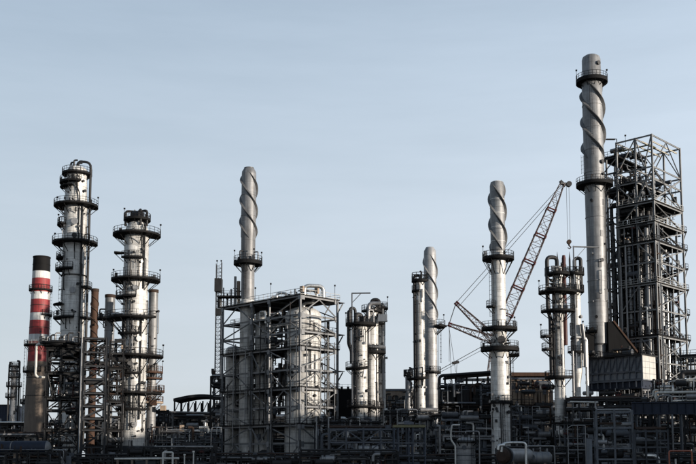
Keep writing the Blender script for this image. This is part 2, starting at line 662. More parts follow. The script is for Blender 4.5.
def dome(zb, r, h=None, n=6):
    h = h or r * 0.5
    return [(zb + h * sin(pi / 2 * i / n), max(0.02, r * cos(pi / 2 * i / n))) for i in range(1, n + 1)]


def dress(T, c, r, z0, z1, n, seed, a=(190, 350), mats=('pipe_dark', 'pipe_grey', 'dark_steel')):
    """small fittings on a shell: nozzles, boxes, conduits"""
    rn = random.Random(seed)
    for _ in range(n):
        ang, z = rn.uniform(*a), rn.uniform(z0, z1)
        k = rn.random()
        if k < 0.4:
            nozzle(T, c, r, ang, z, rn.uniform(0.12, 0.26), rn.uniform(0.25, 0.6), rn.choice(mats))
        elif k < 0.65:
            q = pol(c, r + 0.2, ang, z)
            s = rn.uniform(0.1, 0.24)
            T.part('instrument_box', MB().box(q - V((s, s * 0.6, s * 1.2)), q + V((s, s * 0.6, s * 1.2))), rn.choice(mats))
        else:
            zz = min(z1, z + rn.uniform(2, 7))
            a2 = ang + rn.uniform(-12, 12)
            rr = rn.uniform(0.05, 0.12)
            pipe(T, [pol(c, r - 0.05, ang, z), pol(c, r + 0.28, ang, z), pol(c, r + 0.28, ang, zz), pol(c, r + 0.28, a2, zz), pol(c, r - 0.05, a2, zz)], rr, rn.choice(mats), 6, 0.2)


def helix(T, c, z0, z1, ra, rb, turns, starts, fin=0.45, th=0.09, hand=1, m='stack_steel', ph=0):
    """spiral wind strakes on a stack, one part per strake"""
    for s in range(starts):
        mb = MB()
        n = int(turns * 28)
        base = len(mb.v)
        for i in range(n + 1):
            t = i / n
            w = R(ph) + hand * 2 * pi * (turns * t) + 2 * pi * s / starts
            r = ra + (rb - ra) * t
            z = z0 + (z1 - z0) * t
            g = min(1.0, 0.08 + t * 9, 0.08 + (1 - t) * 9)
            for (q, dz) in ((r - 0.02, -fin * 1.15 * g), (r + fin * g, -th * 0.5 * g), (r + fin * g, th * 0.5 * g), (r - 0.02, fin * 1.15 * g)):
                mb.v.append(V((c[0] + q * cos(w), c[1] + q * sin(w), z + dz)))
        for i in range(n):
            a, b = base + i * 4, base + i * 4 + 4
            for j in range(4):
                jj = (j + 1) % 4
                mb.f.append((a + j, a + jj, b + jj, b + j))
        mb.f.append((0, 3, 2, 1))
        e = n * 4
        mb.f.append((e, e + 1, e + 2, e + 3))
        T.part('helical_strake', mb, m)


# ------------------------------------------------------------------ steel frames
def frame(T, o, e1, n1, e2, n2, levels, post, beam, brace, m, faces, sec=(0.42, 0.42), bsec=(0.42, 0.26), dsec=(0.24, 0.22), inner=False, mats=None):
    """posts, beams and braces; o = near corner on plan, n1/n2 = bay edges along e1/e2, faces = {face: [pattern per level]}"""
    o = V((o.x, o.y, 0))
    up = V((0, 0, 1))
    P = lambda a, b, z: o + e1 * a + e2 * b + up * z
    top = levels[-1]
    z0 = 0.0
    for i, a in enumerate(n1):
        for j, b in enumerate(n2):
            edge = i in (0, len(n1) - 1) or j in (0, len(n2) - 1)
            if edge or inner:
                T.bar('post', P(a, b, z0), P(a, b, top + 0.2), sec[0], sec[1], m, turn=e1)
    for z in levels:
        for j, b in enumerate(n2):
            for a0, a1 in zip(n1[:-1], n1[1:]):
                if beam != 'outer' or j in (0, len(n2) - 1):
                    T.bar('beam', P(a0 + 0.15, b, z - 0.05), P(a1 - 0.15, b, z - 0.05), bsec[0], bsec[1], m)
        for i, a in enumerate(n1):
            for b0, b1 in zip(n2[:-1], n2[1:]):
                if beam != 'outer' or i in (0, len(n1) - 1):
                    T.bar('beam', P(a, b0 + 0.15, z - 0.05), P(a, b1 - 0.15, z - 0.05), bsec[0], bsec[1], m)
    zz = [z0] + list(levels)
    for face, pats in faces.items():
        for k, row in enumerate(pats):
            zl, zh = zz[-2 - k] + 0.15, zz[-1 - k] - 0.25
            if zl < 0.3:
                zl = 0.3
            bays = n1 if face in ('front', 'back') else n2
            for i, ch in enumerate(row):
                if i >= len(bays) - 1:
                    break
                lo, hi = bays[i] + 0.15, bays[i + 1] - 0.15
                if face == 'front':
                    Q = lambda t, z: P(t, n2[0], z)
                elif face == 'back':
                    Q = lambda t, z: P(t, n2[-1], z)
                elif face == 'side':
                    Q = lambda t, z: P(n1[0], t, z)
                else:
                    Q = lambda t, z: P(n1[-1], t, z)
                mid = (lo + hi) / 2
                off = V((0, 0, 0))
                segs = {'/': [((lo, zl), (hi, zh))], '\\': [((lo, zh), (hi, zl))], 'X': [((lo, zl), (hi, zh)), ((lo, zh), (hi, zl))],
                        'A': [((lo, zl), (mid, zh)), ((hi, zl), (mid, zh))], 'V': [((lo, zh), (mid, zl)), ((hi, zh), (mid, zl))]}.get(ch, [])
                for q, (pa, pb) in enumerate(segs):
                    T.bar('brace', Q(*pa), Q(*pb), dsec[0] - 0.012 * q, dsec[1] - 0.012 * q, m)
    return P


def gussets(T, P, n1, n2, levels, m, g=0.55):
    for z in levels:
        for a in n1:
            mb = MB()
            A = P(a - g, n2[0] - 0.25, z - 0.75)
            mb.obox(A, P(a + g, n2[0] - 0.25, z - 0.75) - A, P(a - g, n2[0] - 0.215, z - 0.75) - A, V((0, 0, 1.1)))
            T.part('gusset', mb, m, smooth=False)
        for b in n2[1:-1] + [n2[0] + g + 0.25, n2[-1] - g - 0.25]:
            mb = MB()
            A = P(-0.25, b - g, z - 0.75)
            mb.obox(A, P(-0.25, b + g, z - 0.75) - A, P(-0.215, b - g, z - 0.75) - A, V((0, 0, 1.1)))
            T.part('gusset', mb, m, smooth=False)


def deckplate(T, P, a0, a1, b0, b1, z, m='deck', rail=None, open_sides=(), over=0.5, th=0.14):
    mb = MB()
    A = P(a0 - over, b0 - over, z + 0.17)
    mb.obox(A, P(a1 + over, b0 - over, z + 0.17) - A, P(a0 - over, b1 + over, z + 0.17) - A, V((0, 0, th)))
    o = T.part('deck', mb, m, smooth=False)
    if rail:
        q = [P(a0 - over, b0 - over, z + 0.3), P(a1 + over, b0 - over, z + 0.3), P(a1 + over, b1 + over, z + 0.3), P(a0 - over, b1 + over, z + 0.3)]
        T.part('railing', railing_mb(q, loop=True), rail, o)
    return o


PIPEM = ['pipe_dark'] * 6 + ['pipe_grey'] * 3 + ['pipe_silver'] + ['rust_dark'] * 2


def clutter(T, P, a, b, z, n, seed, mats=None, big=0.0, box=0.12):
    """pipework filling a block of a frame: risers, cross runs, valves, small drums"""
    rn = random.Random(seed)
    mats = mats or PIPEM
    for _ in range(n):
        k = rn.random()
        A, B = rn.uniform(*a), rn.uniform(*b)
        z0 = rn.uniform(z[0], z[1])
        m = rn.choice(mats)
        r = rn.choice([0.06, 0.08, 0.1, 0.14, 0.2, 0.28])
        if k < 0.34:
            z1 = min(z[1], z0 + rn.uniform(2, 7))
            A2 = min(max(A + rn.uniform(-2.5, 2.5), a[0]), a[1])
            if z1 - z0 < 0.8:
                z0 = z1 - 1.5
            pipe(T, [P(A, B, z0), P(A, B, z1), P(A2, B, z1)], r, m, 8)
        elif k < 0.58:
            A2, B2 = rn.uniform(*a), rn.uniform(*b)
            zz = z0 + rn.uniform(-1.5, 1.5)
            pts = [P(A, B, z0), P(A2, B, z0), P(A2, B2, z0), P(A2, B2, max(z[0], zz))]
            pipe(T, pts, r, m, 8, flanges=4)
        elif k < 0.75:
            T.part('valve', valve_mb(P(A, B, z0), rn.uniform(0.2, 0.42), (P(1, 0, 0) - P(0, 0, 0))), rn.choice(['dark_steel', 'mid_steel', 'pipe_grey', 'dark_red']))
        elif k < 0.75 + box:
            s = rn.uniform(0.3, 0.8)
            q = P(A, B, z0)
            T.part('cabinet', MB().obox(q, (P(1, 0, 0) - P(0, 0, 0)) * s * 1.3, (P(0, 1, 0) - P(0, 0, 0)) * s * 0.7, V((0, 0, s * 1.8))), rn.choice(['dark_steel', 'mid_steel', 'grey_steel', 'tan_wall']))
        else:
            rr = rn.uniform(0.35, 0.7) + big
            ln = rn.uniform(2.0, 4.5)
            u = (P(1, 0, 0) - P(0, 0, 0))
            q = P(min(A, a[1] - ln) if a[1] - ln > a[0] else a[0], B, z0)
            mb = MB().tube([q, q + u * 0.15 * rr * 2, q + u * ln, q + u * (ln + 0.3 * rr)], [rr * 0.6, rr, rr, rr * 0.6], 14)
            T.part('drum', mb, rn.choice(['pipe_dark', 'dark_steel', 'pipe_grey', 'mid_steel']))


def rack(name, label, cat, p0, p1, width, levels, nbay, seed, m='dark_steel', group=None, npipe=6, nclut=30, deck=(), rail=(), sec=0.36, fill=True, railm='rail', brace='', drop=True, mats=None, top=None, rmax=1.0):
    """a pipe rack between two plan points; its pipes are welded and clamped to it, so they are its parts"""
    rn = random.Random(seed)
    p0, p1 = V((p0[0], p0[1], 0)), V((p1[0], p1[1], 0))
    e1 = (p1 - p0)
    L = e1.length
    e1.normalize()
    e2 = V((-e1.y, e1.x, 0))
    if e2.y < 0:
        e2 = -e2
    T = Thing(name, label, cat, p0, group)
    n1 = [L * i / nbay for i in range(nbay + 1)]
    pats = {}
    if brace:
        pats = {'front': [[brace[i % len(brace)] for i in range(nbay)] for _ in levels]}
    P = frame(T, p0, e1, n1, e2, [0, width], levels, 'all', 'all', None, m, pats, (sec, sec), (sec * 0.95, sec * 0.6), (0.2, 0.18))
    mats = mats or PIPEM
    for li, z in enumerate(levels):
        if fill:
            for i in range(npipe):
                b = 0.4 + (width - 0.8) * (i + rn.uniform(0.2, 0.8)) / npipe
                r = min(rmax, rn.choice([0.08, 0.1, 0.14, 0.2, 0.26, 0.34]))
                a0, a1 = 0.0, L
                if rn.random() < 0.4:
                    a0 = rn.uniform(0, L * 0.4)
                if rn.random() < 0.4:
                    a1 = rn.uniform(L * 0.6, L)
                zz = z + 0.22 + r
                pts = [P(a0, b, zz), P(a1, b, zz)]
                if rn.random() < 0.45:
                    pts.append(P(a1, b, max(0.2, zz - rn.uniform(1.5, 4))))
                if rn.random() < 0.35:
                    pts.insert(0, P(a0, b, zz + rn.uniform(0.8, 1.8)))
                pipe(T, pts, r, rn.choice(mats), 8, flanges=7)
        if li in deck:
            deckplate(T, P, 0, L, 0, width, z, 'deck', railm if li in rail else None)
    if nclut:
        clutter(T, P, (0, L), (0, width), (0.5, levels[-1] - 0.3), nclut, seed + 7, mats)
    return T, P, L


# ================================================================== SETTING
mb = MB().box((-2500, -300, -0.5), (2500, 6000, 0))
gm = mb.mesh("ground", V((0, 0, 0)), False)
gm.materials.append(M["ground_mat"])
g = bpy.data.objects.new("ground", gm)
g["kind"] = "structure"
C.objects.link(g)
mb = MB().box((-400, 128, 0.004), (400, 136, 0.008))
rm_ = mb.mesh("road", V((0, 0, 0)), False)
rm_.materials.append(M["road_mat"])
g = bpy.data.objects.new("road", rm_)
g["kind"] = "structure"
C.objects.link(g)
for k, y in enumerate((127.7, 136.0)):
    mb = MB().box((-400, y, 0), (400, y + 0.3, 0.12))
    km = mb.mesh("kerb", V((0, 0, 0)), False)
    km.materials.append(M["concrete"])
    g = bpy.data.objects.new("kerb", km)
    g["kind"] = "structure"
    C.objects.link(g)

E1, E2 = V((-0.72, 0.694, 0)).normalized(), V((0.694, 0.72, 0)).normalized()   # the plant's two axes


def col_start(name, label, cat, px, py, Y, group=None):
    p = at(px, py, Y)
    T = Thing(name, label, cat, (p.x, Y, 0), group)
    c = (p.x, Y)
    Z = lambda y: at(px, y, Y).z
    return T, c, Z, sc(Y)


def shell(T, c, Z, s, items, m='clad', ring=2.4, top='dome', name='shell', n=36, base=True):
    """items: (pixel row, radius in pixels) from the top down"""
    q = [(Z(y), r * s) for y, r in reversed(items)]
    if base:
        q.insert(0, (0.0, q[0][1]))
    if top == 'dome':
        q += dome(q[-1][0], q[-1][1])
    prof = shell_profile(q, ring)
    return T.part(name, MB().lathe(c, prof, n), m)


# ------------------------------------------------------------------ the main steel structure with two vessels (photo x 224-340)
YF = 196
fo = at(300.3, 300, YF)
LF = reach(fo, E1, 223.0)
LR = reach(fo, E2, 337.5)
zf = lambda y: at(300.3, y, YF).z
T = Thing('process_structure', 'pale open steel structure with braced faces round two clad vessels', 'steel structure', (fo.x, fo.y, 0))
n1 = [0, reach(fo, E1, 269.5), reach(fo, E1, 252), LF]
n2 = [0, LR * 0.5, LR]
lv = [zf(y) for y in (443, 425, 406, 388, 368.5, 347, 330.5, 314, 295.5)]
fr = ['A/\\', '\\A/', 'V/\\', 'A\\/', '/V\\', 'A/A', '\\A\\', 'A\\/', 'V//']
sd = ['A', 'V', 'A', 'V', 'A', 'V', 'A', 'V', 'A']
PF = frame(T, fo, E1, n1, E2, [0, LR], lv, 'all', 'all', None, 'pale_steel',
           {'front': ['\\ A', 'A/\\', '\\ /', '/V\\', 'V A', 'A/\\', '\\ /', '/V\\', 'V A'], 'side': ['A', '\\', 'A', '/', 'A', 'V', 'A', 'V', 'A'], 'back': ['/  '] * 9},
           (0.38, 0.38), (0.36, 0.22), (0.22, 0.19))
gussets(T, PF, n1, [0, LR], lv, 'pale_steel', 0.4)
for y, a0, a1 in ((314, 7, LF), (330.5, 0, 5), (368.5, 6, LF), (406, 0, 12)):
    deckplate(T, PF, a0, a1, 2.2, LR, zf(y), 'deck', 'rail', over=0.0)
for k, y in enumerate((295.5, 347, 388, 425)):
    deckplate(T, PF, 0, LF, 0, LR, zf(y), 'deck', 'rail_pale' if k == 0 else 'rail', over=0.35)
# outrigger ledges on the sunlit side
for y in (297, 330.5, 368.5):
    z = zf(y)
    q = PF(0, LR, z)
    mbx = MB().obox(PF(-0.3, LR + 0.3, z + 0.1), E1 * 5, E2 * 1.6, V((0, 0, 0.14)))
    lg = T.part('ledge', mbx, 'mid_steel', smooth=False)
    for a in (0.2, 4.2):
        T.bar('brace', PF(a, LR + 1.8, z), PF(a, LR + 0.2, z - 2.2), 0.2, 0.18, 'pale_steel')
clutter(T, PF, (0.5, LF - 0.5), (0.5, LR - 0.5), (1, zf(350)), 46, 11)
rn = random.Random(77)
for i in range(22):
    a, b = rn.uniform(1, LF - 1), rn.uniform(1.2, LR - 0.8)
    pipe(T, [PF(a, b, rn.uniform(1, 20)), PF(a, b, rn.uniform(zf(380), zf(302)))], rn.choice([0.1, 0.16, 0.24, 0.34]), rn.choice(['pipe_dark', 'pipe_dark', 'pipe_grey', 'rust_dark', 'dark_steel']), 8, flanges=5)
clutter(T, PF, (6, LF - 0.5), (LR * 0.45, LR - 0.5), (zf(440), zf(305)), 70, 15, ['pipe_dark', 'pipe_dark', 'dark_steel', 'pipe_grey', 'rust_dark', 'tan_wall'])
clutter(T, PF, (0.5, 14), (0.5, LR * 0.4), (zf(345), zf(305)), 34, 12, ['pipe_dark', 'pipe_grey', 'pipe_silver', 'dark_steel', 'tan_wall'])
clutter(T, PF, (14, LF - 0.5), (2, LR - 0.5), (zf(345), zf(312)), 14, 13, ['pipe_dark', 'pipe_grey', 'dark_steel', 'tan_wall'])
for i in range(16):
    a = rn.uniform(0.6, LF - 0.6)
    pipe(T, [PF(a, -0.32, rn.uniform(1, 14)), PF(a, -0.32, rn.uniform(zf(400), zf(300))), PF(a - rn.uniform(0.6, 2.5), -0.32, 0) + V((0, 0, 0))][:2], rn.choice([0.05, 0.07, 0.1]), rn.choice(['pipe_dark', 'pipe_grey', 'pipe_dark']), 6)
for i in range(7):
    b = rn.uniform(0.6, LR - 0.6)
    pipe(T, [PF(-0.32, b, rn.uniform(1, 14)), PF(-0.32, b, rn.uniform(zf(400), zf(310)))], rn.choice([0.06, 0.09, 0.12]), rn.choice(['pipe_dark', 'pipe_grey', 'pipe_silver']), 6, flanges=6)
zt = zf(295.5) + 0.3
# overhead lines on the roof deck
for (a, b, h, w, r, mm) in ((2.0, 3.0, 2.4, 4.5, 0.42, 'pipe_silver'), (4.2, 5.0, 1.9, 3.0, 0.3, 'pipe_silver'), (9.5, 2.0, 1.6, 2.6, 0.28, 'pipe_silver'), (13.5, 4.0, 1.5, 2.5, 0.25, 'pipe_grey')):
    pipe(T, [PF(a, b, zt), PF(a, b, zt + h), PF(a - w * 0.5, b + w * 0.75, zt + h), PF(a - w * 0.5, b + w * 0.75, zt)], r, mm, 12, r * 3)
for (a, b, h) in ((0.4, LR - 0.4, 3.0), (9.5, 0.3, 3.2), (14.5, 0.3, 2.9)):
    T.part('lamp', lamp_mb(PF(a, b, zt), h), 'rail')
clutter(T, PF, (0.8, 12), (0.8, LR - 0.8), (zt, zt + 1.3), 16, 14, ['pipe_dark', 'dark_steel', 'pipe_grey', 'pipe_silver'], box=0.2)

# big vessel under the near corner
def plan(P, a, b):
    q = P(a, b, 0)
    return (q.x, q.y)

va = 6.2
q = PF(reach(PF(0, 5.4, zf(370)), E1, 303) if pxof(PF(0, 5.4, zf(370))) > 303 else 0, 5.4, 0)
T = Thing('reactor_vessel', 'wide clad vessel with a round head inside the pale steel structure', 'vessel', (q.x, q.y, 0))
c, Z, s = (q.x, q.y), (lambda y: at(302, y, q.y).z), sc(q.y)
shell(T, c, Z, s, [(316, 18), (440, 18)], 'clad', 2.0)
pipe(T, [V((c[0], c[1], Z(310))), V((c[0], c[1], Z(303))), V((c[0] + 2.2, c[1] - 1.5, Z(303))), V((c[0] + 2.2, c[1] - 1.5, Z(300)))], 0.4, 'pipe_silver', 12)
dress(T, c, 18 * s, Z(430), Z(325), 34, 21, (180, 370))
ladder(T, c, 18 * s, 300, Z(440), Z(322))
# second vessel further along the structure
q = PF(reach(PF(0, 6.0, zf(370)), E1, 264), 6.0, 0)
T = Thing('tall_drum', 'slender clad vessel behind the braces of the shaded face', 'vessel', (q.x, q.y, 0))
c, s = (q.x, q.y), sc(q.y)
Z = lambda y: at(262, y, q.y).z
shell(T, c, Z, s, [(316, 9.5), (440, 9.5)], 'clad', 2.0)
dress(T, c, 9.5 * s, Z(430), Z(320), 22, 22, (180, 370))
q = PF(reach(PF(0, 4.6, zf(370)), E1, 233), 4.6, 0)
T = Thing('lean_drum', 'narrow clad vessel at the far end of the pale steel structure', 'vessel', (q.x, q.y, 0))
c, s = (q.x, q.y), sc(q.y)
shell(T, c, Z, s, [(350, 7.5), (440, 7.5)], 'clad', 2.0)
dress(T, c, 7.5 * s, Z(430), Z(355), 12, 23, (180, 370))

# ------------------------------------------------------------------ spiral stack over the structure (x 247)
q = PF(reach(PF(0, 3.0, zf(300)), E1, 247.5), 3.0, 0)
Yc = q.y
T = Thing('spiral_stack', 'grey steel chimney with a spiral fin rising from the pale steel structure', 'chimney', (q.x, q.y, 0))
c, s = (q.x, q.y), sc(Yc)
Z = lambda y: at(247.5, y, Yc).z
q2 = [(0, 7.2), (Z(300), 6.8), (Z(268), 6.6), (Z(264), 7.2), (Z(238), 7.2), (Z(237), 7.6), (Z(175), 7.4), (Z(172), 7.2), (Z(168.5), 5.0)]
T.part('shell', MB().lathe(c, shell_profile([(z, r * s) for z, r in q2[1:]], 4.6, 0.08), 36), 'stack_dark')
T.part('lower_shell', MB().lathe(c, shell_profile([(0, 7.4 * s), (Z(302), 7.4 * s), (Z(300.2), 6.85 * s)], 2.2), 36), 'clad')
helix(T, c, Z(239), Z(174), 7.5 * s, 7.4 * s, 1.0, 3, 0.45, 0.16, -1, 'stack_dark', ph=40)
platform(T, c, Z(262), 6.9 * s, 14.5 * s, 0, 360, nb=10, lamps=(20, 200, 300), thick=0.7, drop=1.6)
ladder(T, c, 6.8 * s, 255, Z(300), Z(262))
T.part('rain_cap', MB().lathe(c, [(5.0 * s, Z(169)), (5.2 * s, Z(168)), (0.05, Z(167))], 24, False), 'stack_dark')
# equipment standing on the low end of the roof deck
q = PF(reach(PF(0, 1.6, zf(300)), E1, 231), 1.6, zf(295.5) + 0.3)
T = Thing('vent_skid', 'cluster of thin vent pipes and small drums beside the spiral chimney', 'vent pipes', q)
for i, (dx, dy, h, r, mm) in enumerate(((0, 0, 4.2, 0.22, 'pipe_grey'), (-0.9, 0.4, 3.2, 0.2, 'pipe_dark'), (0.9, -0.3, 7.0, 0.3, 'pipe_grey'), (1.6, 0.2, 6.0, 0.4, 'tan_wall'), (-1.8, 0.6, 4.6, 0.14, 'pipe_dark'), (-2.6, 0.2, 2.2, 0.5, 'dark_steel'))):
    T.part('vent_pipe', MB().tube([q + V((dx, dy, 0)), q + V((dx, dy, h))], r, 10), mm)
    T.part('flange', MB().tube([q + V((dx, dy, h * 0.6)), q + V((dx, dy, h * 0.6 + 0.15))], r * 1.5, 10), mm)
T.part('platform', MB().box(q + V((-3, -1.5, 2.2)), q + V((2.6, 1.2, 2.4))), 'deck')
T.part('railing', railing_mb([q + V(p) for p in ((-3, -1.5, 2.4), (2.6, -1.5, 2.4), (2.6, 1.2, 2.4), (-3, 1.2, 2.4))], loop=True), 'rail')

# ------------------------------------------------------------------ tall clad column, west end (x 73)
YA = 212
T, c, Z, s = col_start('distillation_column', 'tallest white clad column, with a dark overhead line bending down its side', 'column', 73.3, 300, YA)
shell(T, c, Z, s, [(171, 9.8), (196, 10.6), (205, 11.6), (440, 12.0)], 'clad', 1.55)
r0 = 11.8 * s
platform(T, c, Z(174), 9.6 * s, 15 * s, 100, 440, nb=6, lamps=(120,))
platform(T, c, Z(183), 9.9 * s, 17 * s, 150, 300, nb=5)
platform(T, c, Z(187.5), 9.9 * s, 16.5 * s, 165, 270, nb=3, rails=False, thick=0.2)
platform(T, c, Z(206), 11.6 * s, 22 * s, 140, 395, nb=8, lamps=(165, 20))
platform(T, c, Z(225), r0, 18 * s, 160, 235, nb=3, lamps=(180,))
platform(T, c, Z(243), r0, 22.5 * s, 140, 395, nb=8, lamps=(170,))
platform(T, c, Z(258.5), r0, 18 * s, 165, 235, nb=3)
platform(T, c, Z(270), r0, 18.5 * s, 165, 280, nb=4)
platform(T, c, Z(276), r0, 13.2 * s, 0, 360, nb=0, rails=False, thick=0.15)
platform(T, c, Z(287.5), r0, 18 * s, -40, 20, nb=2)
platform(T, c, Z(305), r0, 19.5 * s, 180, 240, nb=2, rails=False, thick=0.2)
platform(T, c, Z(318), r0, 19 * s, 165, 290, nb=4)
platform(T, c, Z(318), r0, 17.5 * s, -40, 20, nb=2)
zt = Z(165)
pipe(T, [V((c[0], c[1], Z(171))), V((c[0], c[1], zt + 0.8)), pol(c, 14.1 * s, -4, zt + 0.6), pol(c, 14.1 * s, -4, 4.0)], 0.28, 'pipe_dark', 12, 1.4)
pipe(T, [pol(c, 13.2 * s, -45, Z(205)), pol(c, 13.2 * s, -45, 6.0)], 0.2, 'pipe_dark', 8)
for i, (dx, dy, h) in enumerate(((-1.2, -0.8, 1.5), (-0.4, -1.2, 1.9), (0.6, -1.0, 1.3), (0.2, 0.5, 2.2))):
    pipe(T, [V((c[0] + dx, c[1] + dy, Z(172))), V((c[0] + dx, c[1] + dy, Z(170) + h)), V((c[0] + dx + 0.8, c[1] + dy, Z(170) + h))], 0.2, 'pipe_dark', 8)
ladder(T, c, 10 * s, 285, Z(205), Z(176))
ladder(T, c, r0, 232, Z(243), Z(208))
ladder(T, c, r0, 225, Z(318), Z(246))
nozzle(T, c, r0, 282, Z(224), 0.55, 0.35, 'pipe_grey', 'manway')
nozzle(T, c, r0, 282, Z(238), 0.4, 0.35, 'pipe_dark', 'manway')
nozzle(T, c, r0, 282, Z(292), 0.5, 0.35, 'pipe_grey', 'manway')
dress(T, c, 10.2 * s, Z(202), Z(176), 10, 31, (200, 350))
dress(T, c, r0, Z(330), Z(210), 26, 32, (200, 350))
pipe(T, [pol(c, 9.8 * s, 262, Z(178)), pol(c, 12.4 * s, 262, Z(178)), pol(c, 13.0 * s, 300, Z(196)), pol(c, 13.2 * s, 300, Z(242))], 0.14, 'pipe_dark', 8, 0.5)

# ------------------------------------------------------------------ second clad column (x 135)
YB = 200
T, c, Z, s = col_start('distillation_column', 'white clad column ringed by broad dark balconies, between two thin grey chimneys', 'column', 135.3, 300, YB)
shell(T, c, Z, s, [(226, 9.5), (232, 12.1), (446, 12.4)], 'clad', 1.5)
r0 = 12.3 * s
T.part('skirt', MB().lathe(c, [(12.6 * s, 0), (12.6 * s, Z(446))], 36), 'mid_steel')
T.part('top_head', MB().lathe(c, [(7.0 * s, Z(227)), (7.0 * s, Z(214)), (5 * s, Z(212))], 24, False), 'pipe_dark')
platform(T, c, Z(219.5), 6.8 * s, 13.6 * s, 0, 360, nb=6, lamps=(180,), drop=1.2)
platform(T, c, Z(235), r0, 24 * s, 130, 400, nb=9, lamps=(10,))
platform(T, c, Z(259), r0, 17.5 * s, 225, 310, nb=4)
platform(T, c, Z(253), r0, 22 * s, 172, 205, nb=1, rails=False, thick=0.22)
platform(T, c, Z(280), r0, 24.5 * s, 130, 400, nb=9, lamps=(170, 15))
platform(T, c, Z(297.5), r0, 19.5 * s, 170, 285, nb=4, lamps=(180,))
platform(T, c, Z(318.5), r0, 28 * s, 150, 330, nb=8, drop=3)
platform(T, c, Z(334), r0, 17.5 * s, 215, 300, nb=4)
platform(T, c, Z(356), r0, 29 * s, 140, 400, nb=8, lamps=(10,), drop=3)
platform(T, c, Z(373), r0, 17.5 * s, 215, 310, nb=4)
platform(T, c, Z(393), r0, 28 * s, 140, 390, nb=8, drop=3)
platform(T, c, Z(409), r0, 17 * s, 170, 360, nb=6)
zt = Z(213)
for i, (aw, rr, h) in enumerate(((200, 0.9, 0.7), (300, 1.1, 1.0), (340, 1.4, 1.2))):
    pipe(T, [V((c[0] + 0.3 * i, c[1], zt)), V((c[0] + 0.3 * i, c[1], zt + h * 0.3)), pol(c, 11.5 * s, aw, zt + h * 0.3), pol(c, 11.5 * s, aw, Z(227))], 0.26, 'pipe_dark', 10, 0.6)
pipe(T, [pol(c, 12 * s, 318, Z(225)), pol(c, 13.6 * s, 318, Z(229)), pol(c, 13.8 * s, 318, Z(290))], 0.17, 'pipe_dark', 8, 0.4)
ladder(T, c, r0, 300, Z(258), Z(237))
ladder(T, c, r0, 292, Z(280), Z(261))
ladder(T, c, r0, 245, Z(318), Z(283))
ladder(T, c, r0, 285, Z(356), Z(320))
ladder(T, c, r0, 250, Z(393), Z(358))
ladder(T, c, r0, 285, Z(440), Z(395))
for aw, y0, y1, rr, mm in ((258, 259, 283, 0.14, 'pipe_dark'), (263, 300, 356, 0.12, 'pipe_dark'), (240, 283, 440, 0.16, 'pipe_dark'), (275, 320, 409, 0.12, 'pipe_grey'), (225, 320, 440, 0.2, 'pipe_dark'), (310, 320, 420, 0.16, 'pipe_dark')):
    pipe(T, [pol(c, r0 + 0.3, aw, Z(y1)), pol(c, r0 + 0.3, aw, Z(y0)), pol(c, r0 - 0.05, aw, Z(y0))], rr, mm, 8, 0.3)
for y, aw in ((290, 282), (340, 300), (365, 268), (425, 290)):
    nozzle(T, c, r0, aw, Z(y), 0.42, 0.35, 'pipe_grey', 'manway')
dress(T, c, r0, Z(300), Z(238), 14, 41, (205, 350))
dress(T, c, r0, Z(440), Z(300), 56, 42, (195, 350))

# thin grey chimneys either side of it and the rusty one
for (px, y0, r, Y, mm, lab, hl) in ((153.4, 290, 4.6, 208, 'stack_steel', 'thin grey chimney with a dark rim close beside the second clad column', None),
                                (110.2, 295, 4.9, 216, 'stack_steel', 'thin grey chimney between the rusty flue and the second clad column', None),
                                (94.8, 289, 3.6, 222, 'rust', 'slim rusty brown flue with a spiral fin', 1)):
    T, c, Z, s = col_start('thin_chimney' if not hl else 'rusty_flue', lab, 'chimney', px, 300, Y)
    shell(T, c, Z, s, [(y0, r), (440, r)], mm, 4.0, top=None, n=24)
    T.part('rim', MB().lathe(c, [(r * s + 0.02, Z(y0 + 3)), (r * s + 0.1, Z(y0 + 2.5)), (r * s + 0.1, Z(y0) + 0.02), (r * s * 0.8, Z(y0) + 0.03)], 24), 'rust_dark')
    if hl:
        helix(T, c, Z(360), Z(292), r * s, r * s, 3.0, 2, 0.16, 0.1, -1, 'rust_dark')
    elif px > 120:
        platform(T, c, Z(372), r * s, 11 * s, 150, 390, nb=4, lamps=(10,), deckm='rust', rail='rust')
        platform(T, c, Z(378), r * s, 10.5 * s, 150, 390, nb=3, deckm='rust')
        platform(T, c, Z(391), r * s, 13 * s, 150, 390, nb=4, deckm='rust', rail='rust')
        platform(T, c, Z(402), r * s, 12 * s, 150, 390, nb=3, deckm='tan_wall', rail='rust')
        dress(T, c, r * s, Z(400), Z(310), 16, 44, (190, 350))
        pipe(T, [pol(c, r * s + 0.3, 250, Z(440)), pol(c, r * s + 0.3, 250, Z(312)), pol(c, r * s, 250, Z(312))], 0.16, 'pipe_dark')
        T.part('cabinet', MB().box(pol(c, 2, 300, Z(406)) - V((0.8, 1, 0)), pol(c, 2, 300, Z(401)) + V((0.6, 0.2, 0))), 'rust')
        T.part('cabinet', MB().box(pol(c, 3, 340, Z(411)) - V((0.5, 1, 0)), pol(c, 3, 340, Z(406)) + V((0.6, 0.2, 0))), 'tan_wall')
    else:
        platform(T, c, Z(318.5), r * s, 12.5 * s, 100, 330, nb=4)
        dress(T, c, r * s, Z(360), Z(320), 8, 45, (190, 350))

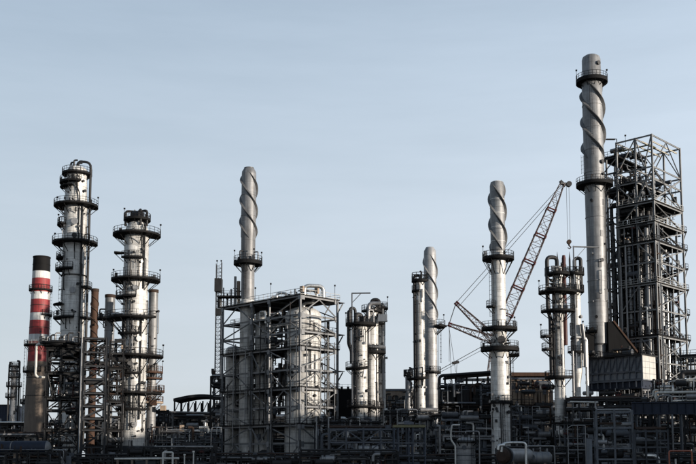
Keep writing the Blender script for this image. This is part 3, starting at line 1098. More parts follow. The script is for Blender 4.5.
# ------------------------------------------------------------------ banded red and white chimney (x 39)
Y = 262
T, c, Z, s = col_start('banded_chimney', 'concrete chimney with red and white bands and a black top', 'chimney', 39.4, 330, Y)
rad = lambda y: (8.3 + (y - 257) * 0.0205)
bands = [(257.5, 272, 'black_paint', 'black_band'), (272, 279, 'white_paint', 'white_band'), (279, 292.5, 'red_paint', 'red_band'), (292.5, 300, 'white_paint', 'white_band'), (300, 313.5, 'red_paint', 'red_band'),
         (313.5, 321, 'white_paint', 'white_band'), (321, 335, 'red_paint', 'red_band'), (335, 342, 'white_paint', 'white_band'), (342, 362, 'red_paint', 'red_band'), (362, 440, 'concrete', 'shaft')]
for ya, yb, mm, nm in bands:
    zb = 0.0 if nm == 'shaft' else Z(yb)
    rb = rad(yb) * s * (1.03 if nm == 'shaft' else 1)
    T.part(nm, MB().lathe(c, [(rb, zb), (rad(ya) * s, Z(ya))], 40), mm)
for y_ in (265, 285.5, 306, 328, 352, 378, 396):
    T.part('joint_ring', MB().lathe(c, [(rad(y_) * s - 0.05, Z(y_) - 0.12), (rad(y_) * s + 0.06, Z(y_) - 0.1), (rad(y_) * s + 0.06, Z(y_) + 0.1), (rad(y_) * s - 0.05, Z(y_) + 0.12)], 40), 'dark_steel' if y_ > 360 else ('dark_red' if y_ not in (265,) else 'black_paint'))
T.part('rim', MB().lathe(c, [(8.45 * s, Z(258.5)), (8.7 * s, Z(258)), (8.7 * s, Z(257)), (7.4 * s, Z(257) + 0.02)], 40), 'black_paint')
platform(T, c, Z(290), rad(290) * s, 11.5 * s, 0, 360, nb=8, drop=1)
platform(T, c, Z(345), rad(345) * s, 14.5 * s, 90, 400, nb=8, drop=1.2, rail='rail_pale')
platform(T, c, Z(315), rad(315) * s, 12.0 * s, -60, 60, nb=4, drop=1)
platform(T, c, Z(371.5), rad(371) * s, 14.5 * s, 120, 300, nb=6, drop=1)
ladder(T, c, rad(350) * s, 195, Z(430), Z(346))
ladder(T, c, rad(310) * s, 345, Z(345), Z(290))

# ------------------------------------------------------------------ small column group at the edge (x 13)
Y = 300
T, c, Z, s = col_start('small_column', 'small weathered column with stacked balconies near the banded chimney', 'column', 13.5, 400, Y)
shell(T, c, Z, s, [(368, 3.3), (385, 3.3), (440, 3.6)], 'clad_dull', 3, n=20)
for y, rr, a0, a1 in ((366, 5.5, 0, 360), (371, 5, 180, 360), (377, 6, 150, 390), (386, 7.5, 150, 400), (397, 8, 130, 300)):
    platform(T, c, Z(y), 3.0 * s, rr * s, a0, a1, nb=3, drop=0.8)
pipe(T, [pol(c, 4.6 * s, 20, Z(440)), pol(c, 4.6 * s, 20, Z(361)), pol(c, 2 * s, 20, Z(361))], 0.3, 'pipe_dark')
pipe(T, [pol(c, 5.2 * s, 200, Z(440)), pol(c, 5.2 * s, 200, Z(364)), pol(c, 2 * s, 200, Z(364))], 0.22, 'pipe_dark')
pipe(T, [pol(c, 6.5 * s, 0, Z(440)), pol(c, 6.5 * s, 0, Z(388))], 0.12, 'pipe_dark')
dress(T, c, 3.4 * s, Z(436), Z(370), 16, 46, (190, 350))
T, c, Z, s = col_start('utility_drum', 'short grey drum with a railed top between the small column and the banded chimney', 'drum', 25, 420, 290)
shell(T, c, Z, s, [(404, 3.4), (440, 3.4)], 'clad_dull', 2.5, n=20)
platform(T, c, Z(403), 1 * s, 5 * s, 0, 360, nb=4, drop=0.8)
pipe(T, [V((c[0] + 0.5, c[1] - 2, 0)), V((c[0] + 0.5, c[1] - 2, Z(396)))], 0.12, 'pipe_dark')

# ------------------------------------------------------------------ dark braced stair structure in front of the tallest column (x 37-110)
YL = 186
lo = at(82, 400, YL)
zl = lambda y: at(82, y, YL).z
EA, EB = V((0.97, 0.243, 0)).normalized(), V((-0.243, 0.97, 0)).normalized()
T = Thing('stair_tower', 'dark square steel tower with zigzag flights below the tallest column', 'steel structure', (lo.x, lo.y, 0))
W = reach(lo, EA, 105.5)
lvl = [zl(y) for y in (447, 430, 418.5, 406, 393, 379, 365.5, 352, 338)]
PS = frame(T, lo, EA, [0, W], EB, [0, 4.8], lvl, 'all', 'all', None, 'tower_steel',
           {'front': [['\\'], ['/'], ['\\'], ['/'], ['\\'], ['/'], ['\\'], ['/'], ['\\']], 'side': ['X'] * 9, 'far': ['/'] * 9, 'back': ['/'] * 9}, (0.36, 0.36), (0.3, 0.24), (0.24, 0.2))
pipe(T, [PS(-0.35, -0.3, 0.5), PS(-0.35, -0.3, zl(339))], 0.12, 'grey_steel', 8, flanges=6)  # paler pipe added to stand in for sunlight on the corner post
for z in lvl[::1]:
    deckplate(T, PS, 0, W, 1.2, 4.8, z, 'deck', None, over=0.1)
for i, (za, zb) in enumerate(zip(lvl[:-1], lvl[1:])):
    fl = MB()
    a0, a1 = (0.5, W - 0.5) if i % 2 else (W - 0.5, 0.5)
    A, B = PS(a0, 1.6 + 1.3 * (i % 2), za + 0.3), PS(a1, 1.6 + 1.3 * (i % 2), zb + 0.3)
    for t in range(12):
        q = A.lerp(B, t / 12)
        fl.obox(q, EA * 0.3, EB * 0.9, V((0, 0, 0.06)))
    fl.tube([A, B], 0.12, 4)
    fl.tube([A + EB * 0.9, B + EB * 0.9], 0.12, 4)
    T.part('stair_flight', fl, 'dark_steel')
clutter(T, PS, (0.3, W), (1.5, 4.8), (1, zl(340)), 26, 51, ['pipe_dark'])

lo2 = at(46, 400, 189)
T = Thing('condenser_structure', 'dark open structure carrying pumps and drums left of the stair tower', 'steel structure', (lo2.x, lo2.y, 0))
W2 = reach(lo2, EA, 79)
lv2 = [zl(y) for y in (447, 430, 409, 397.5, 372, 358, 348)]
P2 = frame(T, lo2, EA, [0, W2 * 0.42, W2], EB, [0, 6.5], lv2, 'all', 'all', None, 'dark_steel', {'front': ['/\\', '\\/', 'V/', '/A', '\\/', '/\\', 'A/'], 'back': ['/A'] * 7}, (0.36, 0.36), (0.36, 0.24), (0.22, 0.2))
for y in (430, 397.5, 372, 348):
    deckplate(T, P2, 0, W2, 0, 6.5, zl(y), 'deck', 'rail', over=0.4)
clutter(T, P2, (0.2, W2), (0.2, 6), (1, zl(372)), 44, 52, ['pipe_dark', 'pipe_dark', 'dark_steel', 'mid_steel', 'pipe_grey'])
clutter(T, P2, (0.2, W2), (0.2, 6), (zl(396), zl(342)), 60, 53, ['pipe_dark', 'pipe_dark', 'dark_steel', 'mid_steel', 'pipe_grey', 'dark_red'], big=0.25)
q = P2(2.6, 2.0, zl(348) + 0.3)
# round railed drum head overhanging on top
T = Thing('surge_drum', 'squat dark drum with railing and a white bent pipe, on top of the dark structure', 'drum', q)
c = (q.x - 0.3, q.y)
hz = q.z
T.part('shell', MB().lathe(c, [(2.0, hz), (3.4, hz + 0.7), (3.4, hz + 1.2), (2.2, hz + 1.7)], 28), 'dark_steel')
rr = platform(T, c, hz + 1.2, 3.2, 4.0, 0, 360, nb=0, lamps=(190,), thick=0.25)
pipe(T, [V((c[0] - 2.9, c[1] - 1.5, hz + 0.9)), V((c[0] - 4.2, c[1] - 1.8, hz + 0.9)), V((c[0] - 4.2, c[1] - 1.8, hz - 5.6)), V((c[0] - 2.6, c[1] - 1.0, hz - 5.6))], 0.26, 'pipe_white', 12, 0.7)
for i in range(7):
    dx = -2.4 + i * 0.85
    pipe(T, [V((c[0] + dx, c[1] - 1.3, hz + 1.2)), V((c[0] + dx, c[1] - 1.3, hz + 2.4 + 0.4 * (i % 3))), V((c[0] + dx + 0.9, c[1] - 0.8, hz + 2.4 + 0.4 * (i % 3)))], 0.18, 'pipe_dark' if i % 2 else 'pipe_grey', 8)

lo3 = at(108, 420, 192)
T = Thing('exchanger_structure', 'dark narrow structure of piping between the stair tower and the second clad column', 'steel structure', (lo3.x, lo3.y, 0))
W3 = reach(lo3, EA, 122)
lv3 = [zl(y) for y in (445, 430, 415, 400, 383, 366, 350, 338)]
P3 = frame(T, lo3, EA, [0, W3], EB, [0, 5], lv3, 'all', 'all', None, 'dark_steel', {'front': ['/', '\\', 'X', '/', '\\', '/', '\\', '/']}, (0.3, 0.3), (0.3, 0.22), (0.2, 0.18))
for y in (430, 400, 366):
    deckplate(T, P3, 0, W3, 0, 5, zl(y), 'deck', 'rail', over=0.3)
clutter(T, P3, (-0.5, W3 + 0.3), (0, 4.6), (1, zl(335)), 60, 54, ['pipe_dark', 'pipe_dark', 'dark_steel', 'pipe_grey', 'rust_dark', 'pipe_silver'])

# ------------------------------------------------------------------ thin lattice mast (x 218)
Y = 228
T, c, Z, s = col_start('lattice_mast', 'thin square lattice mast with a small hoist box, beside the pale steel structure', 'mast', 218.2, 330, Y)
hw = 2.6 * s
for sx, sy in ((-1, -1), (1, -1), (1, 1), (-1, 1)):
    T.part('post', MB().tube([(c[0] + sx * hw, c[1] + sy * hw, 0), (c[0] + sx * hw, c[1] + sy * hw, Z(264 if sx < 0 else 262))], 0.1, 4), 'mid_steel')
mb = MB()
z, k = 1.0, 0
while z < Z(268):
    q = [V((c[0] + sx * hw, c[1] + sy * hw, z)) for sx, sy in ((-1, -1), (1, -1), (1, 1), (-1, 1))]
    for i in range(4):
        mb.tube([q[i], q[(i + 1) % 4]], 0.06, 4)
        mb.tube([q[i], q[(i + 1) % 4] + V((0, 0, 0.95))], 0.045, 4)
    z += 0.95
T.part('lacing', mb, 'mid_steel', kind='stuff')
T.part('hoist_box', MB().box((c[0] - 0.9, c[1] - 1.2, Z(292)), (c[0] + 0.8, c[1] + 1.0, Z(279))), 'dark_steel')
T.part('hoist_box', MB().box((c[0] - 0.6, c[1] - 1.0, Z(315)), (c[0] + 0.8, c[1] + 1.0, Z(309))), 'dark_steel')
for dx in (-0.5, 0.5):
    T.part('lamp', lamp_mb(V((c[0] + dx, c[1], Z(264))), 0.6), 'rail')

# ------------------------------------------------------------------ column cluster (x 345-388)
Y = 203
T, c, Z, s = col_start('stripper_column', 'shorter clad column with a crowded railed top and a davit arm, beside its brighter twin', 'column', 361, 400, Y)
shell(T, c, Z, s, [(326, 6.3), (440, 6.8)], 'clad', 1.8, n=28)
r0 = 6.5 * s
platform(T, c, Z(324), 3 * s, 15.5 * s, 90, 380, nb=7, lamps=(180,), thick=0.45)
platform(T, c, Z(368), r0, 15.5 * s, 150, 300, nb=4, thick=0.4)
platform(T, c, Z(406), r0, 14 * s, 150, 400, nb=5)
platform(T, c, Z(427), r0, 13 * s, 170, 400, nb=5)
dv = at(352, 330, Y - 1.5)
T.part('davit', MB().tube([V((dv.x, dv.y, Z(440))), V((dv.x, dv.y, Z(294.5)))], 0.14, 8), 'mid_steel')
T.part('davit_arm', MB().tube([V((dv.x - 0.1, dv.y, Z(294.5))), V((dv.x + 3.9, dv.y, Z(294.3)))], 0.16, 6).tube([V((dv.x, dv.y, Z(304))), V((dv.x + 1.9, dv.y, Z(294.6)))], 0.08, 5), 'mid_steel')
for i, (dx, h, r, mm) in enumerate(((-2.3, 5.5, 0.32, 'pipe_dark'), (-1.0, 3.2, 0.5, 'pipe_dark'), (0.6, 2.5, 0.32, 'pipe_dark'), (1.6, 4.8, 0.2, 'pipe_grey'))):
    pipe(T, [V((c[0] + dx, c[1] - 0.5, Z(324))), V((c[0] + dx, c[1] - 0.5, Z(324) + h * 0.62)), V((c[0] + dx + 1.1, c[1] + 0.4, Z(324) + h * 0.62)), V((c[0] + dx + 1.1, c[1] + 0.4, Z(324)))], r, mm, 10)
pipe(T, [pol(c, 9.5 * s, 195, Z(312)), pol(c, 12.5 * s, 195, Z(312)), pol(c, 12.5 * s, 195, Z(345)), pol(c, 9.8 * s, 200, Z(351)), pol(c, 9.8 * s, 200, Z(364))], 0.42, 'pipe_dark', 10)
for aw, mm, rr in ((208, 'pipe_grey', 0.16), (222, 'pipe_dark', 0.12), (240, 'pipe_dark', 0.16)):
    pipe(T, [pol(c, r0 + 0.5, aw, 3), pol(c, r0 + 0.5, aw, Z(326))], rr, mm, 8, flanges=6)
ladder(T, c, r0, 262, Z(366), Z(326))
dress(T, c, r0, Z(440), Z(330), 40, 61, (190, 330))

Y = 206
T, c, Z, s = col_start('fractionator_column', 'brightest clad column of the middle cluster with a thick pipe elbow down its front', 'column', 372, 400, Y)
shell(T, c, Z, s, [(309, 6.3), (440, 6.6)], 'clad', 1.8, n=28)
r0 = 6.4 * s
platform(T, c, Z(311), r0, 10.5 * s, 180, 400, nb=4)
platform(T, c, Z(352), r0, 14 * s, 250, 400, nb=4, thick=0.4)
platform(T, c, Z(407), r0, 12 * s, 180, 400, nb=5)
pipe(T, [V((c[0] + 1.9, c[1] - 2.2, Z(305))), V((c[0] - 0.7, c[1] - 2.2, Z(305))), V((c[0] - 0.7, c[1] - 2.2, Z(348))), V((c[0] + 2.8, c[1] - 2.4, Z(348.5)))], 0.42, 'pipe_grey', 12, 0.9)
pipe(T, [V((c[0], c[1], Z(306))), V((c[0], c[1], Z(300))), V((c[0] + 1.6, c[1] - 0.4, Z(300))), V((c[0] + 1.6, c[1] - 0.4, Z(309)))], 0.4, 'pipe_dark', 10, 0.8)
pipe(T, [V((c[0] + 0.9, c[1] - 2.3, Z(345))), V((c[0] + 0.9, c[1] - 2.3, 3))], 0.14, 'pipe_dark', 8, flanges=5)
ladder(T, c, r0, 250, Z(430), Z(312))
T.part('cabinet', MB().box((c[0] + 1.3, c[1] - 2.6, Z(323)), (c[0] + 3.2, c[1] - 1.4, Z(316))), 'grey_steel')
dress(T, c, r0, Z(440), Z(312), 36, 62, (200, 350))
Y = 209
T, c, Z, s = col_start('slim_column', 'slim bright column with a cluttered top next to the thick pipe elbow', 'column', 381.5, 400, Y)
shell(T, c, Z, s, [(306, 4.0), (440, 4.3)], 'clad', 1.8, n=24)
r0 = 4.1 * s
platform(T, c, Z(308), r0, 7 * s, 180, 420, nb=3, lamps=(350,))
platform(T, c, Z(324), r0, 6.5 * s, 190, 300, nb=2)
pipe(T, [pol(c, 5.4 * s, 285, Z(440)), pol(c, 5.4 * s, 285, Z(304)), pol(c, 1 * s, 285, Z(304))], 0.2, 'pipe_grey', 8)
dress(T, c, r0, Z(400), Z(310), 22, 63, (200, 350))

# ------------------------------------------------------------------ twin chimneys (x 420, 430)
Y = 222
T, c, Z, s = col_start('spiral_stack', 'pale chimney with a fine spiral fin, standing just left of the crane struts', 'chimney', 430.6, 330, Y)
q2 = [(0, 6.6), (Z(390), 6.6), (Z(256), 6.2), (Z(251), 6.0), (Z(247.5), 4.0)]
T.part('shell', MB().lathe(c, shell_profile([(z, r * s) for z, r in q2], 4.4, 0.075), 36), 'clad_dull')
helix(T, c, Z(322), Z(256), 6.35 * s, 6.2 * s, 1.0, 3, 0.36, 0.12, -1, 'clad_dull', ph=30)
platform(T, c, Z(326), 6.3 * s, 15 * s, 300, 410, nb=4, lamps=(330,), thick=0.4)
T.part('catwalk', MB().box((c[0] + 6 * s, c[1] - 1.2, Z(327)), (c[0] + 16 * s, c[1] + 0.4, Z(325.8) )), 'deck')
platform(T, c, Z(372), 6.5 * s, 10 * s, 0, 360, nb=4, thick=0.4)
ladder(T, c, 6.5 * s, 350, Z(372), Z(328))
T, c, Z, s = col_start('vent_column', 'slim clad column with a railed cage at its top, tight beside the pale spiral chimney', 'column', 420.3, 330, Y - 10.5)
shell(T, c, Z, s, [(281, 4.4), (440, 4.6)], 'clad', 2.2, n=24)
r0 = 4.1 * s
platform(T, c, Z(281), 1 * s, 8.5 * s, 120, 330, nb=4, thick=0.3)
platform(T, c, Z(291), r0, 8.5 * s, 140, 260, nb=3, thick=0.3)
T.part('cage', railing_mb([pol(c, 8.3 * s, a, Z(281)) for a in range(0, 360, 40)], 1.7, 0.09, loop=True), 'rail')
pipe(T, [V((c[0], c[1], Z(279))), V((c[0], c[1], Z(275.5))), pol(c, 5.8 * s, 190, Z(275.5)), pol(c, 5.8 * s, 190, 3)], 0.32, 'pipe_dark', 10, flanges=8)
pipe(T, [pol(c, 5.2 * s, 230, Z(300)), pol(c, 5.2 * s, 230, 3)], 0.1, 'pipe_dark', 8)
platform(T, c, Z(378), r0, 14 * s, 130, 300, nb=4, thick=0.4)
dress(T, c, r0, Z(430), Z(290), 16, 64, (195, 330))
T, c, Z, s = col_start('accumulator', 'small pipe-wrapped drum at the foot of the twin chimneys', 'drum', 408.5, 385, Y - 1)
shell(T, c, Z, s, [(378, 3.2), (440, 3.4)], 'clad_dull', 2.5, n=20)
pipe(T, [V((c[0], c[1], Z(376))), V((c[0], c[1], Z(369))), V((c[0] + 2.3, c[1], Z(369))), V((c[0] + 2.3, c[1], 3))], 0.22, 'pipe_grey', 8)
platform(T, c, Z(375), 1 * s, 5 * s, 0, 360, nb=3)
dress(T, c, 3.2 * s, Z(425), Z(380), 12, 65, (190, 350))

# ------------------------------------------------------------------ central stack-topped column (x 499)
Y = 196
T, c, Z, s = col_start('stack_column', 'clad column that narrows into a spiral-finned chimney, with a wide balcony ring on struts', 'column', 500.5, 400, Y)
q2 = [(0, 9.4), (Z(404), 9.4), (Z(350), 9.2), (Z(346), 8.6), (Z(341), 7.2), (Z(324), 6.9), (Z(274), 6.9), (Z(270), 7.3), (Z(186), 7.2), (Z(183.5), 6.6), (Z(181.5), 4.6)]
T.part('shell', MB().lathe(c, shell_profile([(z, r * s) for z, r in q2], 2.6), 40), 'clad')
T.part('chimney_sleeve', MB().lathe(c, shell_profile([(Z(252), 7.35 * s), (Z(186), 7.3 * s), (Z(182.6), 6.5 * s)], 4.4), 40, closed=True), 'stack_steel')
helix(T, c, Z(252), Z(185), 7.3 * s, 7.3 * s, 0.88, 3, 0.48, 0.15, -1, ph=60)
platform(T, c, Z(258), 7.2 * s, 16 * s, 0, 360, nb=10, lamps=(185,), thick=0.5, drop=3.0)
platform(T, c, Z(328), 6.9 * s, 18 * s, 150, 400, nb=7, thick=0.55, lamps=(20,))
platform(T, c, Z(347.5), 9.0 * s, 19 * s, 150, 370, nb=6, thick=0.8, drop=1.5)
platform(T, c, Z(354), 9.2 * s, 19.5 * s, -25, 40, nb=3, thick=0.5)
platform(T, c, Z(401.5), 9.3 * s, 12.5 * s, 150, 400, nb=5, thick=0.5)
ladder(T, c, 6.9 * s, 212, Z(328), Z(262))
platform(T, c, Z(307), 7 * s, 13.5 * s, 190, 235, nb=2, thick=0.3)
ladder(T, c, 9.3 * s, 277, Z(455), Z(401))
ladder(T, c, 9.2 * s, 335, Z(401), Z(350))
nozzle(T, c, 6.9 * s, 272, Z(341.0), 0.6, 0.7, 'pipe_dark', 'manway')
nozzle(T, c, 6.9 * s, 220, Z(341.5), 0.35, 0.8, 'pipe_grey', 'manway')
pipe(T, [pol(c, 6.7 * s, 285, Z(310)), pol(c, 8.6 * s, 285, Z(310)), pol(c, 8.6 * s, 340, Z(310)), pol(c, 9.2 * s, 350, Z(325))], 0.12, 'pipe_grey', 8)
pipe(T, [pol(c, 9.6 * s, 262, Z(458)), pol(c, 9.6 * s, 262, Z(403))], 0.12, 'pipe_dark', 8)
pipe(T, [pol(c, 10.2 * s, 350, 3), pol(c, 10.2 * s, 350, Z(355))], 0.16, 'pipe_dark', 8, flanges=6)
dress(T, c, 9.3 * s, Z(412), Z(395), 14, 71, (200, 345))
dress(T, c, 9.3 * s, Z(455), Z(412), 10, 72, (200, 345))
dress(T, c, 6.9 * s, Z(345), Z(322), 9, 73, (195, 345))
dress(T, c, 9.2 * s, Z(395), Z(356), 5, 74, (300, 345))

# ------------------------------------------------------------------ twin columns with crowded top (x 541-585)
Y = 199
T, c, Z, s = col_start('absorber_column', 'slender clad column carrying three dark balconies under the crane hook', 'column', 560, 400, Y)
shell(T, c, Z, s, [(268, 4.6), (330, 5.0), (448, 5.3)], 'clad', 1.9, n=28)
r0 = 5.0 * s
platform(T, c, Z(273.5), 4.7 * s, 12.5 * s, 120, 400, nb=6, thick=0.45)
platform(T, c, Z(292), 4.9 * s, 19 * s, 150, 380, nb=6, thick=0.35, lamps=(180,))
platform(T, c, Z(311), r0, 17 * s, 160, 360, nb=6, thick=0.35)
platform(T, c, Z(336), r0, 18 * s, 170, 215, nb=3, thick=0.4, lamps=(180,))
platform(T, c, Z(349), r0, 17 * s, 170, 215, nb=3, thick=0.4)
platform(T, c, Z(377), r0, 14.5 * s, 150, 330, nb=5, thick=0.45)
platform(T, c, Z(437), r0, 10 * s, 0, 360, nb=4, thick=1.2, rails=False)
pipe(T, [V((c[0], c[1], Z(266))), V((c[0], c[1], Z(257.5))), pol(c, 11.0 * s, 195, Z(257.5)), pol(c, 11.0 * s, 195, Z(310)), pol(c, 8.5 * s, 195, Z(318)), pol(c, 8.5 * s, 195, Z(380))], 0.42, 'pipe_dark', 10, 1.0)
T.part('pole', MB().tube([pol(c, 1.5 * s, 280, Z(268)), pol(c, 1.5 * s, 280, Z(260)), pol(c, 1.5 * s, 280, Z(252))], [0.2, 0.2, 0.02], 6), 'pipe_dark')
pipe(T, [pol(c, 6.2 * s, 30, 3), pol(c, 6.2 * s, 30, Z(262))], 0.2, 'pipe_dark', 8, flanges=5)
pipe(T, [pol(c, 6.0 * s, 290, 3), pol(c, 6.0 * s, 290, Z(275))], 0.09, 'pipe_grey', 8, flanges=6)
pipe(T, [pol(c, 6.6 * s, 215, Z(377)), pol(c, 6.6 * s, 215, Z(293))], 0.22, 'pipe_dark', 8, flanges=4)
ladder(T, c, r0, 250, Z(377), Z(313))
dress(T, c, r0, Z(330), Z(268), 30, 75, (180, 360))
dress(T, c, r0, Z(377), Z(330), 6, 76, (180, 300))
T.part('flue', MB().tube([pol(c, 5.6 * s + 0.4, 12, Z(345)), pol(c, 5.6 * s + 0.4, 12, Z(258)), pol(c, 5.6 * s + 0.4, 12, Z(255))], [0.42, 0.42, 0.3], 12), 'dark_red')
for i in range(9):
    q = pol(c, (3 + 1.0 * (i % 3)) * s * 2.0, 195 + i * 19, Z(292))
    T.part('valve', valve_mb(q + V((0, 0, 0.6)), 0.34), 'dark_steel')

Y = 202
T, c, Z, s = col_start('regenerator_column', 'brighter clad column joined by balconies to the one under the crane hook', 'column', 576.8, 360, Y)
shell(T, c, Z, s, [(272, 5.0), (372, 5.2)], 'clad', 1.9, n=28, base=False)
T.part('lower_shell', MB().lathe(c, shell_profile([(0, 3.2 * s), (Z(384), 3.2 * s), (Z(372), 5.2 * s)], 2), 24), 'clad')
r0 = 5.1 * s
platform(T, c, Z(273.5), 4.0 * s, 9.5 * s, 170, 400, nb=5, thick=0.45)
platform(T, c, Z(291), r0, 9.0 * s, 180, 400, nb=5, thick=0.35)
pipe(T, [V((c[0], c[1], Z(270))), V((c[0], c[1], Z(258.5))), pol(c, 6.2 * s, 340, Z(258.5)), pol(c, 6.2 * s, 340, Z(290))], 0.4, 'pipe_dark', 10, 1.0)
T.part('pole', MB().tube([pol(c, 5.5 * s, 200, Z(272)), pol(c, 5.5 * s, 200, Z(260)), pol(c, 5.5 * s, 200, Z(252))], [0.2, 0.2, 0.02], 6), 'pipe_dark')
gp = at(574, 270, Y - 1.6)
T.part('davit', MB().tube([V((gp.x, gp.y, Z(372))), V((gp.x, gp.y, Z(247.5)))], 0.15, 8), 'grey_steel')
T.part('davit_arm', MB().tube([V((gp.x - 0.15, gp.y, Z(248.3))), V((gp.x + 5.4, gp.y, Z(248.9)))], 0.17, 6).tube([V((gp.x, gp.y, Z(262))), V((gp.x + 2.6, gp.y, Z(248.7)))], 0.06, 5), 'pale_steel')
pipe(T, [pol(c, 8.5 * s, 300, Z(325)), pol(c, 8.5 * s, 320, Z(342)), V((c[0] + 1.4, c[1] - 1.6, Z(342))), V((c[0] + 1.4, c[1] - 1.6, Z(368)))], 0.4, 'pipe_grey', 10, 1)
pipe(T, [V((c[0] + 1.9, c[1] - 0.8, 2)), V((c[0] + 1.9, c[1] - 0.8, Z(338))), V((c[0] - 0.4, c[1] - 1.3, Z(338)))], 0.34, 'pipe_silver', 10, 0.9)
pipe(T, [V((c[0] - 1.2, c[1] - 1.6, 2)), V((c[0] - 1.2, c[1] - 1.6, Z(352)))], 0.26, 'pipe_grey', 10, flanges=5)
ladder(T, c, r0, 235, Z(370), Z(292))
platform(T, c, Z(352), r0, 9 * s, 180, 300, nb=3)
dress(T, c, r0, Z(370), Z(275), 14, 77, (190, 350))

# ------------------------------------------------------------------ fired heater with the tall chimney (x 583-656)
YK = 199
ko = at(642.5, 370, YK)
zk = lambda y: at(642.5, y, YK).z
LA, LB = reach(ko, E1, 586), reach(ko, E2, 656)
PK = lambda a, b, z: V((ko.x, ko.y, 0)) + E1 * a + E2 * b + V((0, 0, z))
T = Thing('fired_heater', 'long grey heater box with diagonal wall braces and a sunlit white end', 'furnace', (ko.x, ko.y, 0))
zb, ztp = zk(379), zk(355)
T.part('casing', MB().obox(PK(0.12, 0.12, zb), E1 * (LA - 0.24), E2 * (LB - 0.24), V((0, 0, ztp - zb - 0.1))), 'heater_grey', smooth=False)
T.part('burner_floor', MB().obox(PK(0.5, 0.3, zk(388)), E1 * (LA - 1.0), E2 * (LB - 0.6), V((0, 0, zb - zk(388) - 0.02))), 'navy', smooth=False)
npan = 9
for i in range(npan):
    a0, a1 = LA * i / npan, LA * (i + 1) / npan
    for j in range(2):
        z0, z1 = zb + (ztp - zb) * j / 2, zb + (ztp - zb) * (j + 1) / 2
        T.part('panel', MB().obox(PK(a0 + 0.06, 0.06 - 0.015 * ((i * 7 + j * 3) % 3), z0 + 0.05), E1 * (a1 - a0 - 0.12), E2 * 0.07, V((0, 0, z1 - z0 - 0.1))), 'heater_grey', smooth=False)
    T.bar('stud', PK(a0, -0.14, zb - 1.6), PK(a0, -0.14, ztp + 0.1), 0.26, 0.2, 'blue_steel', turn=E2)
    if i < npan:
        T.bar('brace', PK(a1 - 0.1, -0.16, zb + 1.3), PK(a0 + 0.1, -0.16, ztp - 0.1), 0.2, 0.16, 'blue_steel')
for z, dd in ((zb - 0.1, 0.5), (zk(371), 0.3), (ztp - 0.05, 0.35)):
    T.bar('girt', PK(-0.1, -0.28, z), PK(LA, -0.28, z), dd, 0.22, 'blue_steel')
for i in range(2):
    for j in range(4):
        b0, b1 = 0.1 + (LB - 0.2) * i / 2, 0.1 + (LB - 0.2) * (i + 1) / 2
        z0, z1 = zb + (ztp - zb) * j / 4, zb + (ztp - zb) * (j + 1) / 4
        T.part('panel', MB().obox(PK(0.1, b0 + 0.04, z0 + 0.04), E1 * -0.12, E2 * (b1 - b0 - 0.08), V((0, 0, z1 - z0 - 0.08))), 'sunlit_panel', smooth=False, label='sunlit white end panel')  # sunlight on this end put into a paler colour than the casing
T.part('end_frame', MB().obox(PK(0.1, 0.02, zb - 0.2), E1 * -0.08, E2 * (LB - 0.04), V((0, 0, ztp - zb + 0.3))), 'grey_steel', smooth=False)
for i in range(6):
    for b in (0.4, LB - 0.4):
        T.bar('leg', PK(0.6 + (LA - 1.2) * i / 5, b, 0), PK(0.6 + (LA - 1.2) * i / 5, b, zk(388)), 0.4, 0.4, 'dark_steel')
q = [PK(-0.4, -1.2, ztp + 0.0), PK(LA + 0.3, -1.2, ztp), PK(LA + 0.3, LB + 0.4, ztp), PK(-0.4, LB + 0.4, ztp)]
wk = T.part('roof', MB().obox(q[0], q[1] - q[0], q[3] - q[0], V((0, 0, 0.14))), 'dark_steel', smooth=False)
T.part('railing', railing_mb([p + V((0, 0, 0.14)) for p in q], loop=True), 'rail', wk)
clutter(T, PK, (0.5, LA), (-1.4, -0.4), (zk(402), zk(389)), 22, 81)
clutter(T, PK, (0.5, LA), (-1.0, 0.5), (ztp + 0.2, ztp + 1.6), 14, 82)
# the tall chimney
bH = LB * 0.5
hp = V((ko.x, ko.y, ztp)) + E2 * bH
aH = reach(hp, E1, 599.3)
hq = PK(aH, bH, 0)
Y = hq.y
T = Thing('tall_chimney', 'tallest grey chimney, with a collar balcony near its top and spiral fins below it', 'chimney', (hq.x, hq.y, ztp + 0.14))
c, s = (hq.x, hq.y), sc(Y)
Z = lambda y: at(597, y, Y).z
q2 = [(ztp + 0.14, 7.0), (Z(346), 7.0), (Z(344), 9.0), (Z(240), 9.6), (Z(196), 9.9), (Z(84), 10.2), (Z(82), 9.6), (Z(60), 9.4), (Z(57.5), 8.6), (Z(55.8), 6.0)]
T.part('shell', MB().lathe(c, shell_profile([(z, r * s) for z, r in q2], 4.4, 0.085), 44), 'stack_steel')
helix(T, c, Z(160), Z(84), 10.2 * s, 10.2 * s, 0.97, 3, 0.6, 0.18, -1, ph=100)
platform(T, c, Z(80.5), 9.6 * s, 16 * s, 0, 360, nb=10, lamps=(180, 355), thick=0.7, drop=1.0)
platform(T, c, Z(184), 9.9 * s, 18.5 * s, 100, 420, nb=9, thick=0.6, drop=1.6)
platform(T, c, Z(332), 9.1 * s, 15.5 * s, 150, 250, nb=4, thick=0.4, lamps=(170,))
ladder(T, c, 9.9 * s, 195, Z(184), Z(156))
ladder(T, c, 9.8 * s, 340, Z(332), Z(187))
nozzle(T, c, 9.4 * s, 300, Z(66), 0.35, 0.3, 'pipe_dark', 'port')
nozzle(T, c, 9.9 * s, 305, Z(164), 0.35, 0.3, 'pipe_dark', 'port')
nozzle(T, c, 9.7 * s, 285, Z(262), 0.3, 0.3, 'pipe_dark', 'port')
nozzle(T, c, 9.9 * s, 310, Z(176), 0.25, 0.3, 'pipe_dark', 'port')
pipe(T, [pol(c, 9.7 * s + 0.25, 322, ztp + 0.3), pol(c, 9.95 * s + 0.25, 322, Z(186))], 0.09, 'pipe_dark', 6, flanges=4)
